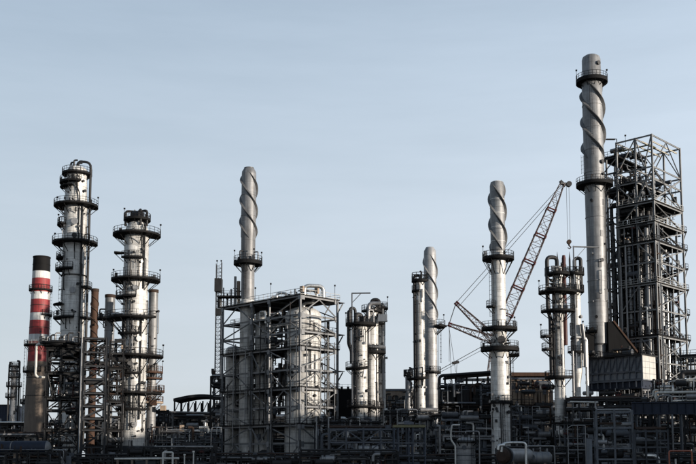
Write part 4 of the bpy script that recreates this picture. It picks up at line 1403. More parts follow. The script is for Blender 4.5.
ladder(T, c, 10.0 * s + 0.3, 250, Z(158), Z(84), False)
dress(T, c, 9.8 * s, Z(320), Z(190), 10, 88, (230, 350))
for k_ in range(4):
    T.part('patch_plate', MB().sector(c, Z(300 - k_ * 31), Z(294 - k_ * 31), 9.3 * s, 9.62 * s + 0.06, 250 + k_ * 17, 268 + k_ * 17, 3), 'stack_dark')
# sloping flue hoods at its foot
T = Thing('flue_hood', 'dark sloping flue hood with a rusty edge, leaning on the foot of the tall chimney', 'duct', (hq.x, hq.y, ztp + 0.14))
zr = ztp + 0.16
x0 = c[0] + 7.0 * s
pr = [V((x0 + 0.0, 0, zr)), V((x0 + 6.0, 0, zr)), V((x0 + 6.0, 0, zr + 1.2)), V((x0 + 1.0, 0, Z(323))), V((x0 + 0.0, 0, Z(323)))]
def prism(pr, y0, y1):
    m = MB()
    n = len(pr)
    m.v = [V((p.x, y0, p.z)) for p in pr] + [V((p.x, y1, p.z)) for p in pr]
    m.f = [tuple(range(n)), tuple(reversed(range(n, 2 * n)))] + [(i, n + i, n + (i + 1) % n, (i + 1) % n) for i in range(n)]
    return m
T.part('hood', prism(pr, c[1] - 2.2, c[1] + 2.2), 'black_paint', smooth=False)
T.part('edge_trim', prism([pr[2] + V((0.06, 0, 0)), pr[2] + V((0.3, 0, 0.25)), pr[3] + V((0.3, 0, 0.25)), pr[3] + V((0.06, 0, 0.02))][::-1], c[1] - 2.4, c[1] + 2.35), 'rust', smooth=False)
x1 = c[0] - 7.0 * s
pl_ = [V((x1 - 3.2, 0, zr)), V((x1, 0, zr)), V((x1, 0, Z(328))), V((x1 - 0.3, 0, Z(328))), V((x1 - 2.6, 0, Z(341))), V((x1 - 3.2, 0, Z(347)))]
T.part('hood', prism(pl_, c[1] - 2.0, c[1] + 2.0), 'black_paint', smooth=False)

# ------------------------------------------------------------------ tall open tower at the east end (x 603-690)
YI = 207
io = at(657, 300, YI)
zi = lambda y: at(657, y, YI).z
mat("frame_steel", (0.155, 0.158, 0.16), 0.55, 0.0, 0.3, 0.6, 0.12)
NA = [0, reach(io, E1, 640), reach(io, E1, 621), reach(io, E1, 605)]
NB = [0, reach(io, E2, 685.5)]
T = Thing('open_tower', 'highest open steel tower, packed with pipes and decks behind the tall chimney', 'steel structure', (io.x, io.y, 0))
lI = [zi(y) for y in (434, 410, 386, 362, 336, 309, 283, 261, 241, 222, 201, 178.5, 166, 134.5)]
PI_ = frame(T, io, E1, NA[:3], E2, NB, lI, 'all', 'all', None, 'frame_steel',
            {'front': ['V\\', '', 'A/', ' \\', 'V', '/', '', ' \\', '', '/', '', ' \\', '', ''],
             'side': ['A', '', '', 'X', 'X', 'X', 'X', 'X', 'X', 'X', 'X', 'X', 'X', 'X'], 'back': ['/X'] * 14}, (0.36, 0.36), (0.32, 0.2), (0.21, 0.18))
T.bar('brace', PI_(0, 0.25, zi(199)), PI_(0, NB[1] - 0.25, zi(168)), 0.3, 0.26, 'frame_steel')
T.bar('brace', PI_(0, 0.25, zi(168)), PI_(0, NB[1] - 0.25, zi(199)), 0.288, 0.248, 'frame_steel')
T.bar('brace', PI_(0.2, 0, zi(168)), PI_(NA[1] / 1.0, 0, zi(198)), 0.3, 0.26, 'frame_steel')
# the lower wing at the far end, built with thinner legs
lw = lI[:9] + [zi(210), zi(184), zi(164), zi(148)]
P4 = lambda a, b, z: PI_(a, b, z)
for a in (NA[3], (NA[2] + NA[3]) / 2 + 0.8):
    for b in (0.3, NB[1] * 0.5, NB[1]):
        T.bar('post', PI_(a, b, 0), PI_(a, b, lw[-1]), 0.32, 0.32, 'frame_steel', turn=E1)
for k, z in enumerate(lw):
    for b in (0.3, NB[1]):
        T.bar('beam', PI_(NA[2] + 0.2, b, z), PI_(NA[3], b, z), 0.34, 0.22, 'mid_steel')
    T.bar('beam', PI_(NA[3], 0.4, z), PI_(NA[3], NB[1], z), 0.34, 0.22, 'mid_steel')
    if k:
        T.bar('brace', PI_(NA[2], 0.2, lw[k - 1] if k % 2 else z), PI_(NA[3], 0.2, z if k % 2 else lw[k - 1]), 0.2, 0.18, 'mid_steel')
for y in (148, 184):
    deckplate(T, PI_, NA[2] + 0.4, NA[3], 0, NB[1], zi(y), 'deck', 'rail', over=0.2)
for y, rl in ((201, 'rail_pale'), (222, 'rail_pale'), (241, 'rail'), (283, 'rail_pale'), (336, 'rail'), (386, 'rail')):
    o = deckplate(T, PI_, 0, NA[2], 0, NB[1], zi(y), 'deck', rl, over=0.25, th=0.3)
for y in (178.5, 261, 309):
    deckplate(T, PI_, 4.0, NA[2], 0.3, NB[1], zi(y), 'deck', 'rail', over=0.1)
for y in (222, 241, 261, 309, 283, 336):
    z = zi(y) + 0.17
    lg = T.part('ledge', MB().obox(PI_(-0.2, NB[1] + 0.27, z), E1 * 3.4, E2 * 1.5, V((0, 0, 0.24))), 'deck', smooth=False)
    T.part('railing', railing_mb([PI_(-0.2, NB[1] + 0.3, z + 0.24), PI_(-0.2, NB[1] + 1.7, z + 0.24), PI_(3.1, NB[1] + 1.7, z + 0.24)]), 'rail', lg)
    T.bar('brace', PI_(0, NB[1] + 1.6, z), PI_(0, NB[1] + 0.25, z - 2.0), 0.18, 0.16, 'frame_steel')
# upright lines and equipment
big = ['pipe_grey', 'pipe_grey', 'clad_dull']
for (a, b, y0, y1, r, mm) in ((6.6, 0.9, 420, 236, 0.42, 'pipe_grey'), (2.4, 0.9, 420, 222, 0.5, 'pipe_grey'), (0.9, 1.7, 420, 240, 0.75, 'rust_dark'), (4.6, 1.8, 420, 262, 0.35, 'pipe_grey'), (8.6, 1.0, 420, 205, 0.25, 'pipe_dark'),
                              (1.0, 4.6, 420, 292, 0.42, 'pipe_grey'), (0.6, 6.2, 420, 286, 0.22, 'pipe_silver'), (10.2, 0.6, 420, 215, 0.3, 'pipe_dark'), (3.6, 4.2, 420, 200, 0.6, 'pipe_dark'), (7.6, 4.0, 420, 205, 0.7, 'dark_steel')):
    pipe(T, [PI_(a, b, zi(y0)), PI_(a, b, zi(y1)), PI_(a + 1.2, b + 0.6, zi(y1))], r, mm, 12, r * 2, flanges=5)
rn = random.Random(5)
for i in range(34):
    a, b = rn.uniform(2.0, NA[2] + 1), rn.uniform(0.6, NB[1] - 0.3)
    pipe(T, [PI_(a, b, rn.uniform(2, 10)), PI_(a, b, rn.uniform(zi(300), zi(205)))], rn.choice([0.14, 0.2, 0.3, 0.4]), rn.choice(['pipe_dark', 'pipe_dark', 'dark_steel', 'pipe_grey']), 8, flanges=6)
for (a, b, y1, r) in ((5.5, 4.0, 205, 1.5), (9.6, 3.4, 187, 1.1), (2.6, 5.4, 245, 0.9)):
    T.part('vessel', MB().lathe(plan(PI_, a, b), shell_profile([(2, r), (zi(y1), r), (zi(y1) + r * 0.4, r * 0.7), (zi(y1) + r * 0.5, 0.1)], 3), 24), 'pipe_dark')
for i in range(44):
    a, b = rn.uniform(NA[2] - 1.5, NA[3] + 0.6), rn.uniform(-0.5, NB[1])
    pipe(T, [PI_(a, b, rn.uniform(2, 12)), PI_(a, b, rn.uniform(zi(260), zi(165))), PI_(a - 1.4, b, zi(260) + rn.uniform(0, 12))][:2], rn.choice([0.08, 0.12, 0.16, 0.24]), rn.choice(['pipe_dark', 'pipe_dark', 'pipe_grey', 'dark_steel']), 8, flanges=6)
clutter(T, PI_, (4.5, NA[3]), (0.2, NB[1]), (zi(260), zi(152)), 90, 91, ['pipe_dark', 'pipe_dark', 'dark_steel', 'pipe_grey', 'mid_steel'], big=0.2)
clutter(T, PI_, (0.5, 9), (0.2, NB[1]), (zi(240), zi(203)), 50, 92, ['pipe_dark', 'dark_steel', 'pipe_grey', 'pipe_silver', 'tan_wall'], big=0.1)
clutter(T, PI_, (1.5, NA[3]), (0.2, NB[1]), (2, zi(262)), 90, 93, ['pipe_dark', 'pipe_dark', 'dark_steel', 'pipe_grey', 'mid_steel'], big=0.2)
clutter(T, PI_, (0.4, NA[2]), (0.1, 1.4), (zi(360), zi(203)), 46, 95, ['pipe_grey', 'pipe_silver', 'mid_steel', 'grey_steel', 'pipe_dark'])
clutter(T, PI_, (-0.1, 1.6), (0.4, NB[1] - 0.4), (zi(440), zi(203)), 46, 96, ['pipe_grey', 'pipe_silver', 'mid_steel', 'grey_steel', 'pipe_white'])
clutter(T, PI_, (0.2, NA[2]), (0.1, NB[1]), (zi(200), zi(168)), 26, 97, ['pipe_grey', 'mid_steel', 'grey_steel', 'pipe_dark'])
for i in range(12):
    a, b = (rn.uniform(-0.2, 0.6), rn.uniform(0.8, NB[1] - 0.5)) if i % 2 else (rn.uniform(1.0, NA[2]), rn.uniform(-0.3, 0.6))
    pipe(T, [PI_(a, b, rn.uniform(2, 10)), PI_(a, b, zi(rn.choice([222, 241, 261, 283])))], rn.choice([0.1, 0.14, 0.2]), rn.choice(['pipe_grey', 'pipe_silver', 'mid_steel']), 8, flanges=6)
# pale pipework slung inside the top bay
pipe(T, [PI_(9, 2, zi(141)), PI_(1.5, 2, zi(141)), PI_(1.5, 5, zi(141)), PI_(6, 5.4, zi(141))], 0.16, 'dull_yellow', 8)
for a in (0.6, 2.4, 4.5):
    T.bar('beam', PI_(a, 0.3, zi(139)), PI_(a, NB[1] - 0.3, zi(139)), 0.3, 0.2, 'sunlit_cream')  # sunlight on the top bay beams put into a paler cream colour
zt = zi(134.5)
T.part('lamp', lamp_mb(PI_(7.8, 3, zt), 2.2), 'rail')
T.part('davit', MB().tube([PI_(NA[2], 0.3, zi(150)), PI_(NA[2], 0.3, zi(130)), PI_(NA[2] + 2.2, -1.0, zi(129.3))], 0.13, 6).box(PI_(NA[2] + 0.3, -0.6, zi(131)) - V((1.6, 0, 0)), PI_(NA[2] + 0.3, -0.6, zi(130)) + V((0.4, 0.5, 0))), 'dark_steel')
clutter(T, PI_, (7.5, NA[2]), (0.2, NB[1]), (zi(146), zi(136)), 14, 94, ['dark_steel', 'pipe_dark', 'dull_yellow'])

for i, (za, zb) in enumerate(zip(lI[2:-4], lI[3:-3])):
    fl = MB()
    b0, b1 = (1.0, NB[1] - 0.8) if i % 2 else (NB[1] - 0.8, 1.0)
    A, B = PI_(1.2 + 0.9 * (i % 2), b0, za + 0.4), PI_(1.2 + 0.9 * (i % 2), b1, zb + 0.4)
    for t in range(12):
        fl.obox(A.lerp(B, t / 12), E2 * 0.28 * (1 if b1 > b0 else -1), E1 * 0.8, V((0, 0, 0.06)))
    for o_ in (V((0, 0, 0)), E1 * 0.8):
        fl.tube([A + o_, B + o_], 0.1, 4)
        fl.tube([A + o_ + V((0, 0, 1)), B + o_ + V((0, 0, 1))], 0.05, 4)
    T.part('stair_flight', fl, 'dark_steel')
for y in (434, 410, 362, 350, 323, 296, 272, 252, 231, 211):
    o = deckplate(T, PI_, 4.2, NA[2], 0.4, NB[1], zi(y), 'deck', 'rail', over=0.05, th=0.1)
clutter(T, PI_, (3.5, NA[2]), (0.2, NB[1]), (zi(300), zi(168)), 60, 98, ['pipe_dark', 'dark_steel', 'pipe_grey', 'mid_steel', 'grey_steel'], big=0.15)
Yw = 216
T, P, L = rack('east_pipe_bridge', 'grey railed pipe bridge leading away from the open tower', 'pipe rack', (at(668, 400, Yw).x, Yw), (at(704, 400, Yw - 4).x, Yw - 4), 5, [zy_ for zy_ in (at(348, y, Yw).z for y in (440, 420, 400, 376, 358))], 3, 201, m='frame_steel', npipe=5, nclut=60, sec=0.28, deck=(3, 4), rail=(3, 4), mats=['pipe_dark', 'pipe_grey', 'pipe_silver', 'pipe_dark', 'mid_steel'])
# ------------------------------------------------------------------ crane (jib tip at x 563)
YQ = 258
def lattice(T, name, p0, p1, w0, w1, bay, m, up=V((0, 1, 0)), r=0.125, joint=None):
    """four-chord lattice between two points"""
    z = (p1 - p0)
    L = z.length
    z.normalize()
    x = z.cross(up).normalized()
    y = z.cross(x)
    mb = MB()
    n = max(2, int(L / bay))
    cor = lambda t: [p0.lerp(p1, t) + (x * sx + y * sy) * (w0 + (w1 - w0) * t) / 2 for sx, sy in ((-1, -1), (1, -1), (1, 1), (-1, 1))]
    for i in range(4):
        mb.tube([cor(0)[i], cor(1)[i]], r, 5)
    for k in range(n):
        a, b = cor(k / n), cor((k + 1) / n)
        for i in range(4):
            j = (i + 1) % 4
            mb.tube([a[i], b[j]] if k % 2 else [a[j], b[i]], r * 0.62, 4)
            mb.tube([b[i], b[j]], r * 0.6, 4)
    o = T.part(name, mb, m)
    if joint:
        a, b = cor(0.985), cor(1.0)
        jb = MB()
        for i in range(4):
            jb.tube([b[i], b[(i + 1) % 4]], r * 1.7, 5)
            jb.tube([a[i] - z * 0.5, b[i] + z * 0.3], r * 1.8, 5)
        T.part('joint', jb, joint, o)
    return o

B0, B1 = at(483, 447, YQ), at(495.5, 341, YQ)
J1 = at(562, 184, YQ)
T = Thing('crawler_crane', 'lattice crane with a long reddish jib and a hook hanging from its tip', 'crane', (B0.x - 2, YQ, 0))
base = V((B0.x, YQ, 0))
for dy in (-2.6, 2.6):
    mt_ = MB()
    tr = [base + V((dx, dy, dz)) for dx, dz in ((-4.6, 0.0), (3.4, 0.0), (4.2, 0.7), (3.4, 1.4), (-4.6, 1.4), (-5.4, 0.7))]
    n = len(tr)
    mt_.v = [p - V((0, 0.6, 0)) for p in tr] + [p + V((0, 0.6, 0)) for p in tr]
    mt_.f = [tuple(range(n)), tuple(reversed(range(n, 2 * n)))] + [(i, n + i, n + (i + 1) % n, (i + 1) % n) for i in range(n)]
    T.part('track', mt_, 'black_paint', smooth=False)
T.part('house', MB().box(base + V((-7.5, -1.7, 1.5)), base + V((1.8, 1.7, 4.0))).box(base + V((-9.2, -2.0, 1.7)), base + V((-7.5, 2.0, 3.8))), 'crane_red', smooth=False)
T.part('cab', MB().box(base + V((1.9, -2.4, 1.7)), base + V((3.6, -0.9, 4.2))), 'crane_pale', smooth=False)
for k in range(4):
    t0, t1 = k / 4, (k + 1) / 4
    lattice(T, 'boom_section', base.lerp(B1, max(0.05, t0)), base.lerp(B1, t1), 2.4, 2.2, 2.2, 'crane_pale', joint='crane_red')
for k in range(6):
    t0, t1 = k / 6, (k + 1) / 6
    w = [0.9, 3.0, 3.0, 3.0, 2.8, 2.3, 1.1]
    lattice(T, 'jib_section', B1.lerp(J1, t0), B1.lerp(J1, t1), w[k], w[k + 1], 2.1, 'crane_pale', joint='crane_red' if k < 5 else None)
tipm = MB().tube([J1 - V((0.6, 0.5, 0)), J1 + V((2.3, 0.5, 0.2))], 0.35, 6).tube([J1 + V((-0.5, 0, 0.9)), J1 + V((0.9, 0, -0.6))], 0.5, 6)
tipm.tube([J1 + V((1.9, -0.4, 0)), J1 + V((1.9, 0.6, 0))], 0.75, 14)
T.part('jib_head', tipm, 'cable')
S1, S2 = at(456, 303, YQ), at(449, 324.5, YQ)
lattice(T, 'strut', B1, S1, 2.2, 0.7, 2.0, 'crane_pale', joint='crane_red')
lattice(T, 'strut', B1 + V((-0.5, 0, 0.2)), S2, 2.2, 0.7, 2.0, 'crane_pale', joint='crane_red')
for sy in (-0.8, 0.8):
    o_ = V((0, sy, 0))
    for (pa, pb, r) in ((S1, J1, 0.06), (S1 + V((0.8, 0, -0.9)), J1 + V((-1.6, 0, -3)), 0.06), (S1, S2, 0.07), (S2, at(452.5, 362 if sy < 0 else 372, YQ), 0.06), (at(483, 346, YQ), at(438, 371, YQ), 0.06)):
        T.part('cable', MB().tube([pa + o_, pb + o_ + (V((1.2 * sy, 0, 0)) if pa is S2 else V((0, 0, 0)))], r, 5), 'cable')
for (pa, pb) in ((at(483, 349.5, YQ), at(438, 373.5, YQ)), (at(449, 326, YQ), base + V((-7.5, 0, 4))), (at(457, 362, YQ), base + V((-8, 0, 4))), (at(438, 371, YQ), base + V((-8.5, 0, 4)))):
    T.part('cable', MB().tube([pa, pb], 0.06, 5), 'cable')
bk = at(455.5, 363, YQ)
T.part('sheave_block', MB().tube([bk - V((0.9, 0, 0.1)), bk + V((0.9, 0, 0.3))], 0.4, 8), 'cable')
Hk = at(569, 243, YQ)
for dx in (-0.35, 0.35):
    T.part('hoist_rope', MB().tube([V((Hk.x + dx, YQ, J1.z)), V((Hk.x + dx, YQ, Hk.z + 0.6))], 0.05, 5), 'cable')
hkm = MB().tube([Hk + V((0, -0.4, 0.3)), Hk + V((0, 0.4, 0.3))], 0.62, 12)
hkm.tube([Hk + V((0, 0, -0.1)), Hk + V((0, 0, -0.7)), Hk + V((0.5, 0, -1.2)), Hk + V((0.2, 0, -1.6)), Hk + V((-0.4, 0, -1.3))], [0.35, 0.2, 0.18, 0.16, 0.1], 8)
T.part('hook_block', hkm, 'rust_dark')

# ------------------------------------------------------------------ long low structures behind
PXY = lambda px, Y: (at(px, 440, Y).x, Y)
zy = lambda y, Y: at(348, y, Y).z
# pipe rack with air coolers behind the central column (x 440-556)
Y = 232
T, P, L = rack('cooler_rack', 'long dark pipe rack with a deck of coolers behind the central column', 'pipe rack', PXY(440, Y), PXY(556, Y + 3), 10, [zy(y, Y) for y in (446, 432, 419, 408)], 7, 101, npipe=7, nclut=80, deck=(3,), rail=(3,), railm='rail')
zd = zy(408, Y) + 0.4
for i in range(7):
    a = 0.3 + L / 7 * i
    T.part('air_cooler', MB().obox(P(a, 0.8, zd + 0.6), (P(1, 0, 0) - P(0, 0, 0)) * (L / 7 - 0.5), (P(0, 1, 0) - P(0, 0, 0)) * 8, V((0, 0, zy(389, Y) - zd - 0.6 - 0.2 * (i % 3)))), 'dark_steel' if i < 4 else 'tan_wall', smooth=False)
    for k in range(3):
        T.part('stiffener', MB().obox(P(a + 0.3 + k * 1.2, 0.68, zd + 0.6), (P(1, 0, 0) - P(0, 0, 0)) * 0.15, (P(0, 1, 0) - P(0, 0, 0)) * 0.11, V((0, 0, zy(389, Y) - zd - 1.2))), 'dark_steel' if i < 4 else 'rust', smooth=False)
clutter(T, P, (0, L), (0.2, 8), (zd, zy(379, Y)), 60, 102, ['pipe_dark', 'pipe_dark', 'dark_steel', 'pipe_grey', 'mid_steel'])
clutter(T, P, (0, L), (-1.2, 0.4), (1, zy(384, Y)), 110, 103, ['pipe_dark', 'pipe_grey', 'mid_steel', 'pipe_dark', 'grey_steel', 'rust_dark'])
# roof over the coolers: dark to one side, rusty to the other
Yr = 243
mm_ = at(444, 377, Yr), at(492, 371, Yr), at(552, 376, Yr)
T = Thing('canopy_roof', 'dark flat canopy with a pipe along its eave, left of the central column', 'roof', (mm_[0].x, Yr, 0))
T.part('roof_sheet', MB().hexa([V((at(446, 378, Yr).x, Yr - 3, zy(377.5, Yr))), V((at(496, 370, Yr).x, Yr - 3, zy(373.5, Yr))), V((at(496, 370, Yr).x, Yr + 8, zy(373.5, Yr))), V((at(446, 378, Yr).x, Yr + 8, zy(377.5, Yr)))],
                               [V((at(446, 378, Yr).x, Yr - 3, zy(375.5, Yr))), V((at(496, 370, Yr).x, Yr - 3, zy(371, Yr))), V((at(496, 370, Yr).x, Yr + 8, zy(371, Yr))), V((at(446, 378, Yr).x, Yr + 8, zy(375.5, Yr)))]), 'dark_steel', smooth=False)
xa = at(438, 380, Yr).x
pipe(T, [V((xa, Yr - 3.4, 0)), V((xa, Yr - 3.4, zy(377, Yr))), V((xa + 13, Yr - 3.4, zy(373.5, Yr)))], 0.4, 'pipe_dark', 10, 1.0)
T.part('sheeting', MB().box((xa + 1.5, Yr - 1, 0), (xa + 15, Yr - 0.6, zy(384, Yr))), 'dark_steel', smooth=False)
T.part('clerestory', MB().box((xa + 4, Yr - 2, zy(382, Yr)), (xa + 14, Yr - 1.7, zy(379, Yr))), 'pale_steel', smooth=False)
for i in range(6):
    T.bar('post', V((xa + 1.5 + i * 2.7, Yr - 2.6, 0)), V((xa + 1.5 + i * 2.7, Yr - 2.6, zy(378, Yr))), 0.35, 0.35, 'dark_steel')
T = Thing('shed', 'rusty flat roofed shed with tan walls, right of the central column', 'shed', (at(531, 380, Yr).x, Yr, 0))
xl, xr = at(503, 380, Yr).x, at(551, 380, Yr).x
T.part('wall', MB().box((xl, Yr, zy(403, Yr)), (xr, Yr + 9, zy(377, Yr))), 'tan_wall', smooth=False)
T.part('darkened_base_wall', MB().box((xl - 0.1, Yr - 0.25, 0), (xr + 0.1, Yr + 9.1, zy(403, Yr) - 0.004)), 'dark_steel', smooth=False)  # darkness seen through the open rack is put into the lower wall's colour
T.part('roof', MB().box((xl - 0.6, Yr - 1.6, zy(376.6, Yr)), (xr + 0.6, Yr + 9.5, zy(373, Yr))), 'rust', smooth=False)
for i in range(9):
    T.part('pilaster', MB().box((xl + 0.4 + i * (xr - xl - 1) / 8, Yr - 0.18, 0), (xl + 0.7 + i * (xr - xl - 1) / 8, Yr - 0.01, zy(378, Yr))), 'rust_dark', smooth=False)
for i in range(8):
    T.part('window', MB().box((xl + 0.95 + i * (xr - xl - 1) / 8, Yr - 0.1, zy(388, Yr)), (xl + 1.7 + i * (xr - xl - 1) / 8, Yr - 0.01, zy(382, Yr))), 'glass', smooth=False)
pipe(T, [V((xl + 0.2, Yr - 2.2, 0)), V((xl + 0.2, Yr - 2.2, zy(379.5, Yr))), V((xr - 1, Yr - 2.2, zy(379.5, Yr)))], 0.3, 'blue_steel', 8)
# tan building behind the middle cluster
Yr = 246
T = Thing('tan_building', 'low tan building between the middle columns and the twin chimneys', 'building', (at(405, 400, Yr).x, Yr, 0))
xl, xr = at(384, 400, Yr).x, at(426, 400, Yr).x
T.part('wall', MB().box((xl, Yr, 0), (xr, Yr + 9, zy(389.5, Yr))), 'tan_wall', smooth=False)
T.part('parapet', MB().box((xl - 0.2, Yr - 0.25, zy(391, Yr)), (xr + 0.2, Yr - 0.02, zy(389, Yr))), 'grey_steel', smooth=False)
for i in range(6):
    T.part('window', MB().box((xl + 1.0 + i * 1.8, Yr - 0.08, zy(402, Yr)), (xl + 1.9 + i * 1.8, Yr - 0.01, zy(396, Yr))), 'glass', smooth=False)
for i in range(7):
    pipe(T, [V((xl + 0.5 + i * 1.7, Yr - 0.5, zy(410, Yr))), V((xl + 0.5 + i * 1.7, Yr - 0.5, zy(394 + 2 * (i % 3), Yr))), V((xl + 1.7 + i * 1.7, Yr - 0.5, zy(394 + 2 * (i % 3), Yr)))], 0.16, 'rust_dark' if i % 2 else 'pipe_dark', 8)
Y = 226
T, P, L = rack('pipe_bridge', 'dark pipe bridge full of valves in front of the low tan building', 'pipe rack', PXY(383, Y), PXY(441, Y), 7, [zy(y, Y) for y in (447, 434, 421, 409)], 4, 111, npipe=7, nclut=70, deck=(3,), rail=(3,))
clutter(T, P, (0, L), (0, 6), (zy(408, Y), zy(400, Y)), 26, 112)
# dark block behind the pale steel structure and middle cluster (x 336-356)
Yr = 240
T = Thing('switch_house', 'black windowless block behind the pale structure, with a row of small vents on its roof', 'building', (at(346, 400, Yr).x, Yr, 0))
xl, xr = at(330, 400, Yr).x, at(384, 400, Yr).x
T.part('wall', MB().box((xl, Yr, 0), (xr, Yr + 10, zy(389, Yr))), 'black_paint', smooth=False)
for i in range(7):
    T.part('vent', MB().box((xl + 1 + i * 1.6, Yr + 1, zy(389, Yr) + 0.01), (xl + 1.6 + i * 1.6, Yr + 1.6, zy(386.5, Yr))), 'dark_steel', smooth=False)
T.part('railing', railing_mb([V((xl, Yr, zy(389, Yr))), V((xr, Yr, zy(389, Yr)))]), 'rail')
# open-sided hall between the second column and the pale structure (x 172-226)
Y = 246
xl, xr = at(168, 400, Y).x, at(226, 400, Y).x
T = Thing('compressor_hall', 'long dark hall with an open strip of posts under its low arched roof', 'hall', (xl, Y, 0))
T.part('wall', MB().box((xl, Y, 0), (xr, Y + 10, zy(413, Y))), 'dark_steel', smooth=False)
n = 12
rf = MB()
for i in range(n):
    t0, t1 = i / n, (i + 1) / n
    h = lambda t: zy(401.5, Y) + 0.9 * sin(pi * t) + 0.4 * t
    xa_, xb_ = xl + 1.5 + (xr - xl - 1.5) * t0, xl + 1.5 + (xr - xl - 1.5) * t1
    rf.hexa([V((xa_, Y - 0.8, h(t0))), V((xb_, Y - 0.8, h(t1))), V((xb_, Y + 10, h(t1))), V((xa_, Y + 10, h(t0)))], [V((xa_, Y - 0.8, h(t0) + 0.7)), V((xb_, Y - 0.8, h(t1) + 0.7)), V((xb_, Y + 10, h(t1) + 0.7)), V((xa_, Y + 10, h(t0) + 0.7))])
T.part('roof', rf, 'dark_steel')
for i in range(8):
    x = xl + 1.7 + i * (xr - xl - 2.2) / 7
    for yy in (Y, Y + 9.5):
        T.bar('post', V((x, yy, zy(413, Y))), V((x, yy, zy(401, Y))), 0.3, 0.3, 'dark_steel')
    if i < 7:
        T.bar('brace', V((x, Y, zy(412.5, Y))), V((x + 1.2, Y, zy(402, Y))), 0.16, 0.14, 'dark_steel')
T.part('gutter_pipe', MB().tube([V((xl - 2, Y - 0.9, zy(412, Y))), V((xr, Y - 0.9, zy(413.5, Y)))], 0.28, 8), 'pipe_grey')
T.part('gutter_pipe', MB().tube([V((xl - 1, Y - 0.9, zy(420, Y))), V((xr, Y - 0.9, zy(420, Y)))], 0.2, 8), 'pipe_grey')
Y = 236
T, P, L = rack('pipe_rack', 'dark pipe rack in front of the arched hall', 'pipe rack', PXY(158, Y), PXY(228, Y), 6, [zy(y, Y) for y in (448, 438, 428, 418)], 5, 121, npipe=7, nclut=60)
T, P, L = rack('valve_platform', 'small dark structure of boxes and pipes close to the foot of the lattice mast', 'steel structure', PXY(210, 222), PXY(224, 222), 5, [zy(y, 222) for y in (430, 414, 398, 386, 377)], 1, 122, nclut=40, brace='/')
Y = 222
T, P, L = rack('pump_rack', 'dark pipework block with orange rusted boxes, right beside the second clad column', 'pipe rack', PXY(148, Y), PXY(168, Y), 6, [zy(y, Y) for y in (446, 434, 422, 412)], 2, 123, npipe=5, nclut=46, mats=PIPEM + ['rust', 'pipe_silver', 'tan_wall'])

# racks along the right
Y = 215
T, P, L = rack('heater_rack', 'dark multi level pipe rack under the fired heater', 'pipe rack', PXY(566, 192), PXY(650, 188), 6, [zy(y, 190) for y in (448, 435, 422, 409, 400)], 6, 131, npipe=8, nclut=120, mats=PIPEM + ['pipe_dark'] * 6)
Y = 190
T, P, L = rack('manifold', 'tangle of bright sunlit pipes low on the east side, above the navy beam', 'pipework', PXY(652, Y), PXY(702, Y - 3), 6, [zy(y, Y) for y in (446, 430, 405)], 3, 132, npipe=7, nclut=50, mats=PIPEM)
clutter(T, P, (0, L), (0, 5), (zy(405, Y), zy(380, Y)), 70, 133, ['pipe_dark', 'pipe_dark', 'pipe_silver', 'pipe_grey', 'rust_dark', 'pipe_white'])
for (a0, a1, y, b, r, mm) in ((1, 9, 393, -0.2, 0.28, 'pipe_white'), (3.2, 11, 397, 0.5, 0.2, 'pipe_silver'), (0.5, 5, 390, 1.0, 0.22, 'pipe_white'), (6.0, 10.5, 372, 3, 0.5, 'pipe_dark'), (7.0, 10.5, 364, 4, 0.2, 'pipe_dark')):
    pipe(T, [P(a0, b, zy(y + 6, Y)), P(a0, b, zy(y, Y)), P(a1, b, zy(y, Y)), P(a1, b, zy(y - 5, Y))], r, mm, 10)
pipe(T, [P(3.9, -0.8, 3), P(3.9, -0.8, zy(396, Y)), P(1.6, -0.8, zy(396, Y)), P(1.0, -0.8, zy(402, Y))], 0.2, 'pipe_grey', 10)
# navy beam and blue wall band
Y = 178
xl, xr = at(632, 410, Y).x, at(704, 410, Y).x
T = Thing('navy_girder', 'deep navy blue plate girder on grey posts below the sunlit pipe tangle', 'girder', (xl, Y, 0))
T.part('web', MB().box((xl, Y, zy(413.5, Y)), (xr, Y + 0.25, zy(403, Y))), 'navy', smooth=False)
T.part('flange', MB().box((xl, Y - 0.3, zy(403, Y) + 0.003), (xr, Y + 0.55, zy(402.2, Y))), 'navy', smooth=False)
T.part('flange', MB().box((xl, Y - 0.3, zy(414.5, Y)), (xr, Y + 0.55, zy(413.5, Y) - 0.003)), 'navy', smooth=False)
for i in range(9):
    x = xl + 0.6 + i * 1.55
    T.part('stiffener', MB().box((x, Y - 0.25, zy(413.4, Y)), (x + 0.08, Y - 0.005, zy(403.2, Y))), 'navy', smooth=False)
for i in range(4):
    T.bar('post', V((xl + 0.8 + i * 4.1, Y + 0.12, 0)), V((xl + 0.8 + i * 4.1, Y + 0.12, zy(414.6, Y))), 0.4, 0.4, 'mid_steel')
# open grid frames nearer the camera on the right
Y = 160
T, P, L = rack('goalpost_frame', 'bare grey steel frames in front of the heater, three bays wide with paired inner posts', 'steel frame', PXY(597, Y), PXY(633, Y - 1), 4, [zy(y, Y) for y in (459, 448.5, 426, 424, 411.5)][:0] + [zy(y, Y) for y in (459, 448, 427.5, 411.5)], 2, 141, m='grey_steel', npipe=1, nclut=12, sec=0.3)
Y = 158
T, P, L = rack('grid_frame', 'low grey steel grid of posts and rails, right of the three bay frames', 'steel frame', PXY(635, Y), PXY(668, Y - 1), 4, [zy(y, Y) for y in (459, 447, 440, 431)], 3, 142, m='mid_steel', npipe=2, nclut=14, sec=0.26)
Y = 150
xa = at(669, 450, Y).x
T = Thing('portal_guard', 'rounded orange red pipe portal standing low at the east end', 'guard rail', (xa, Y, 0))
pipe(T, [V((xa, Y, 0)), V((xa, Y, zy(451, Y))), V((xa + 3.5, Y, zy(451, Y))), V((xa + 3.5, Y, 0))], 0.13, 'orange_red', 10, 0.35, name='hoop')
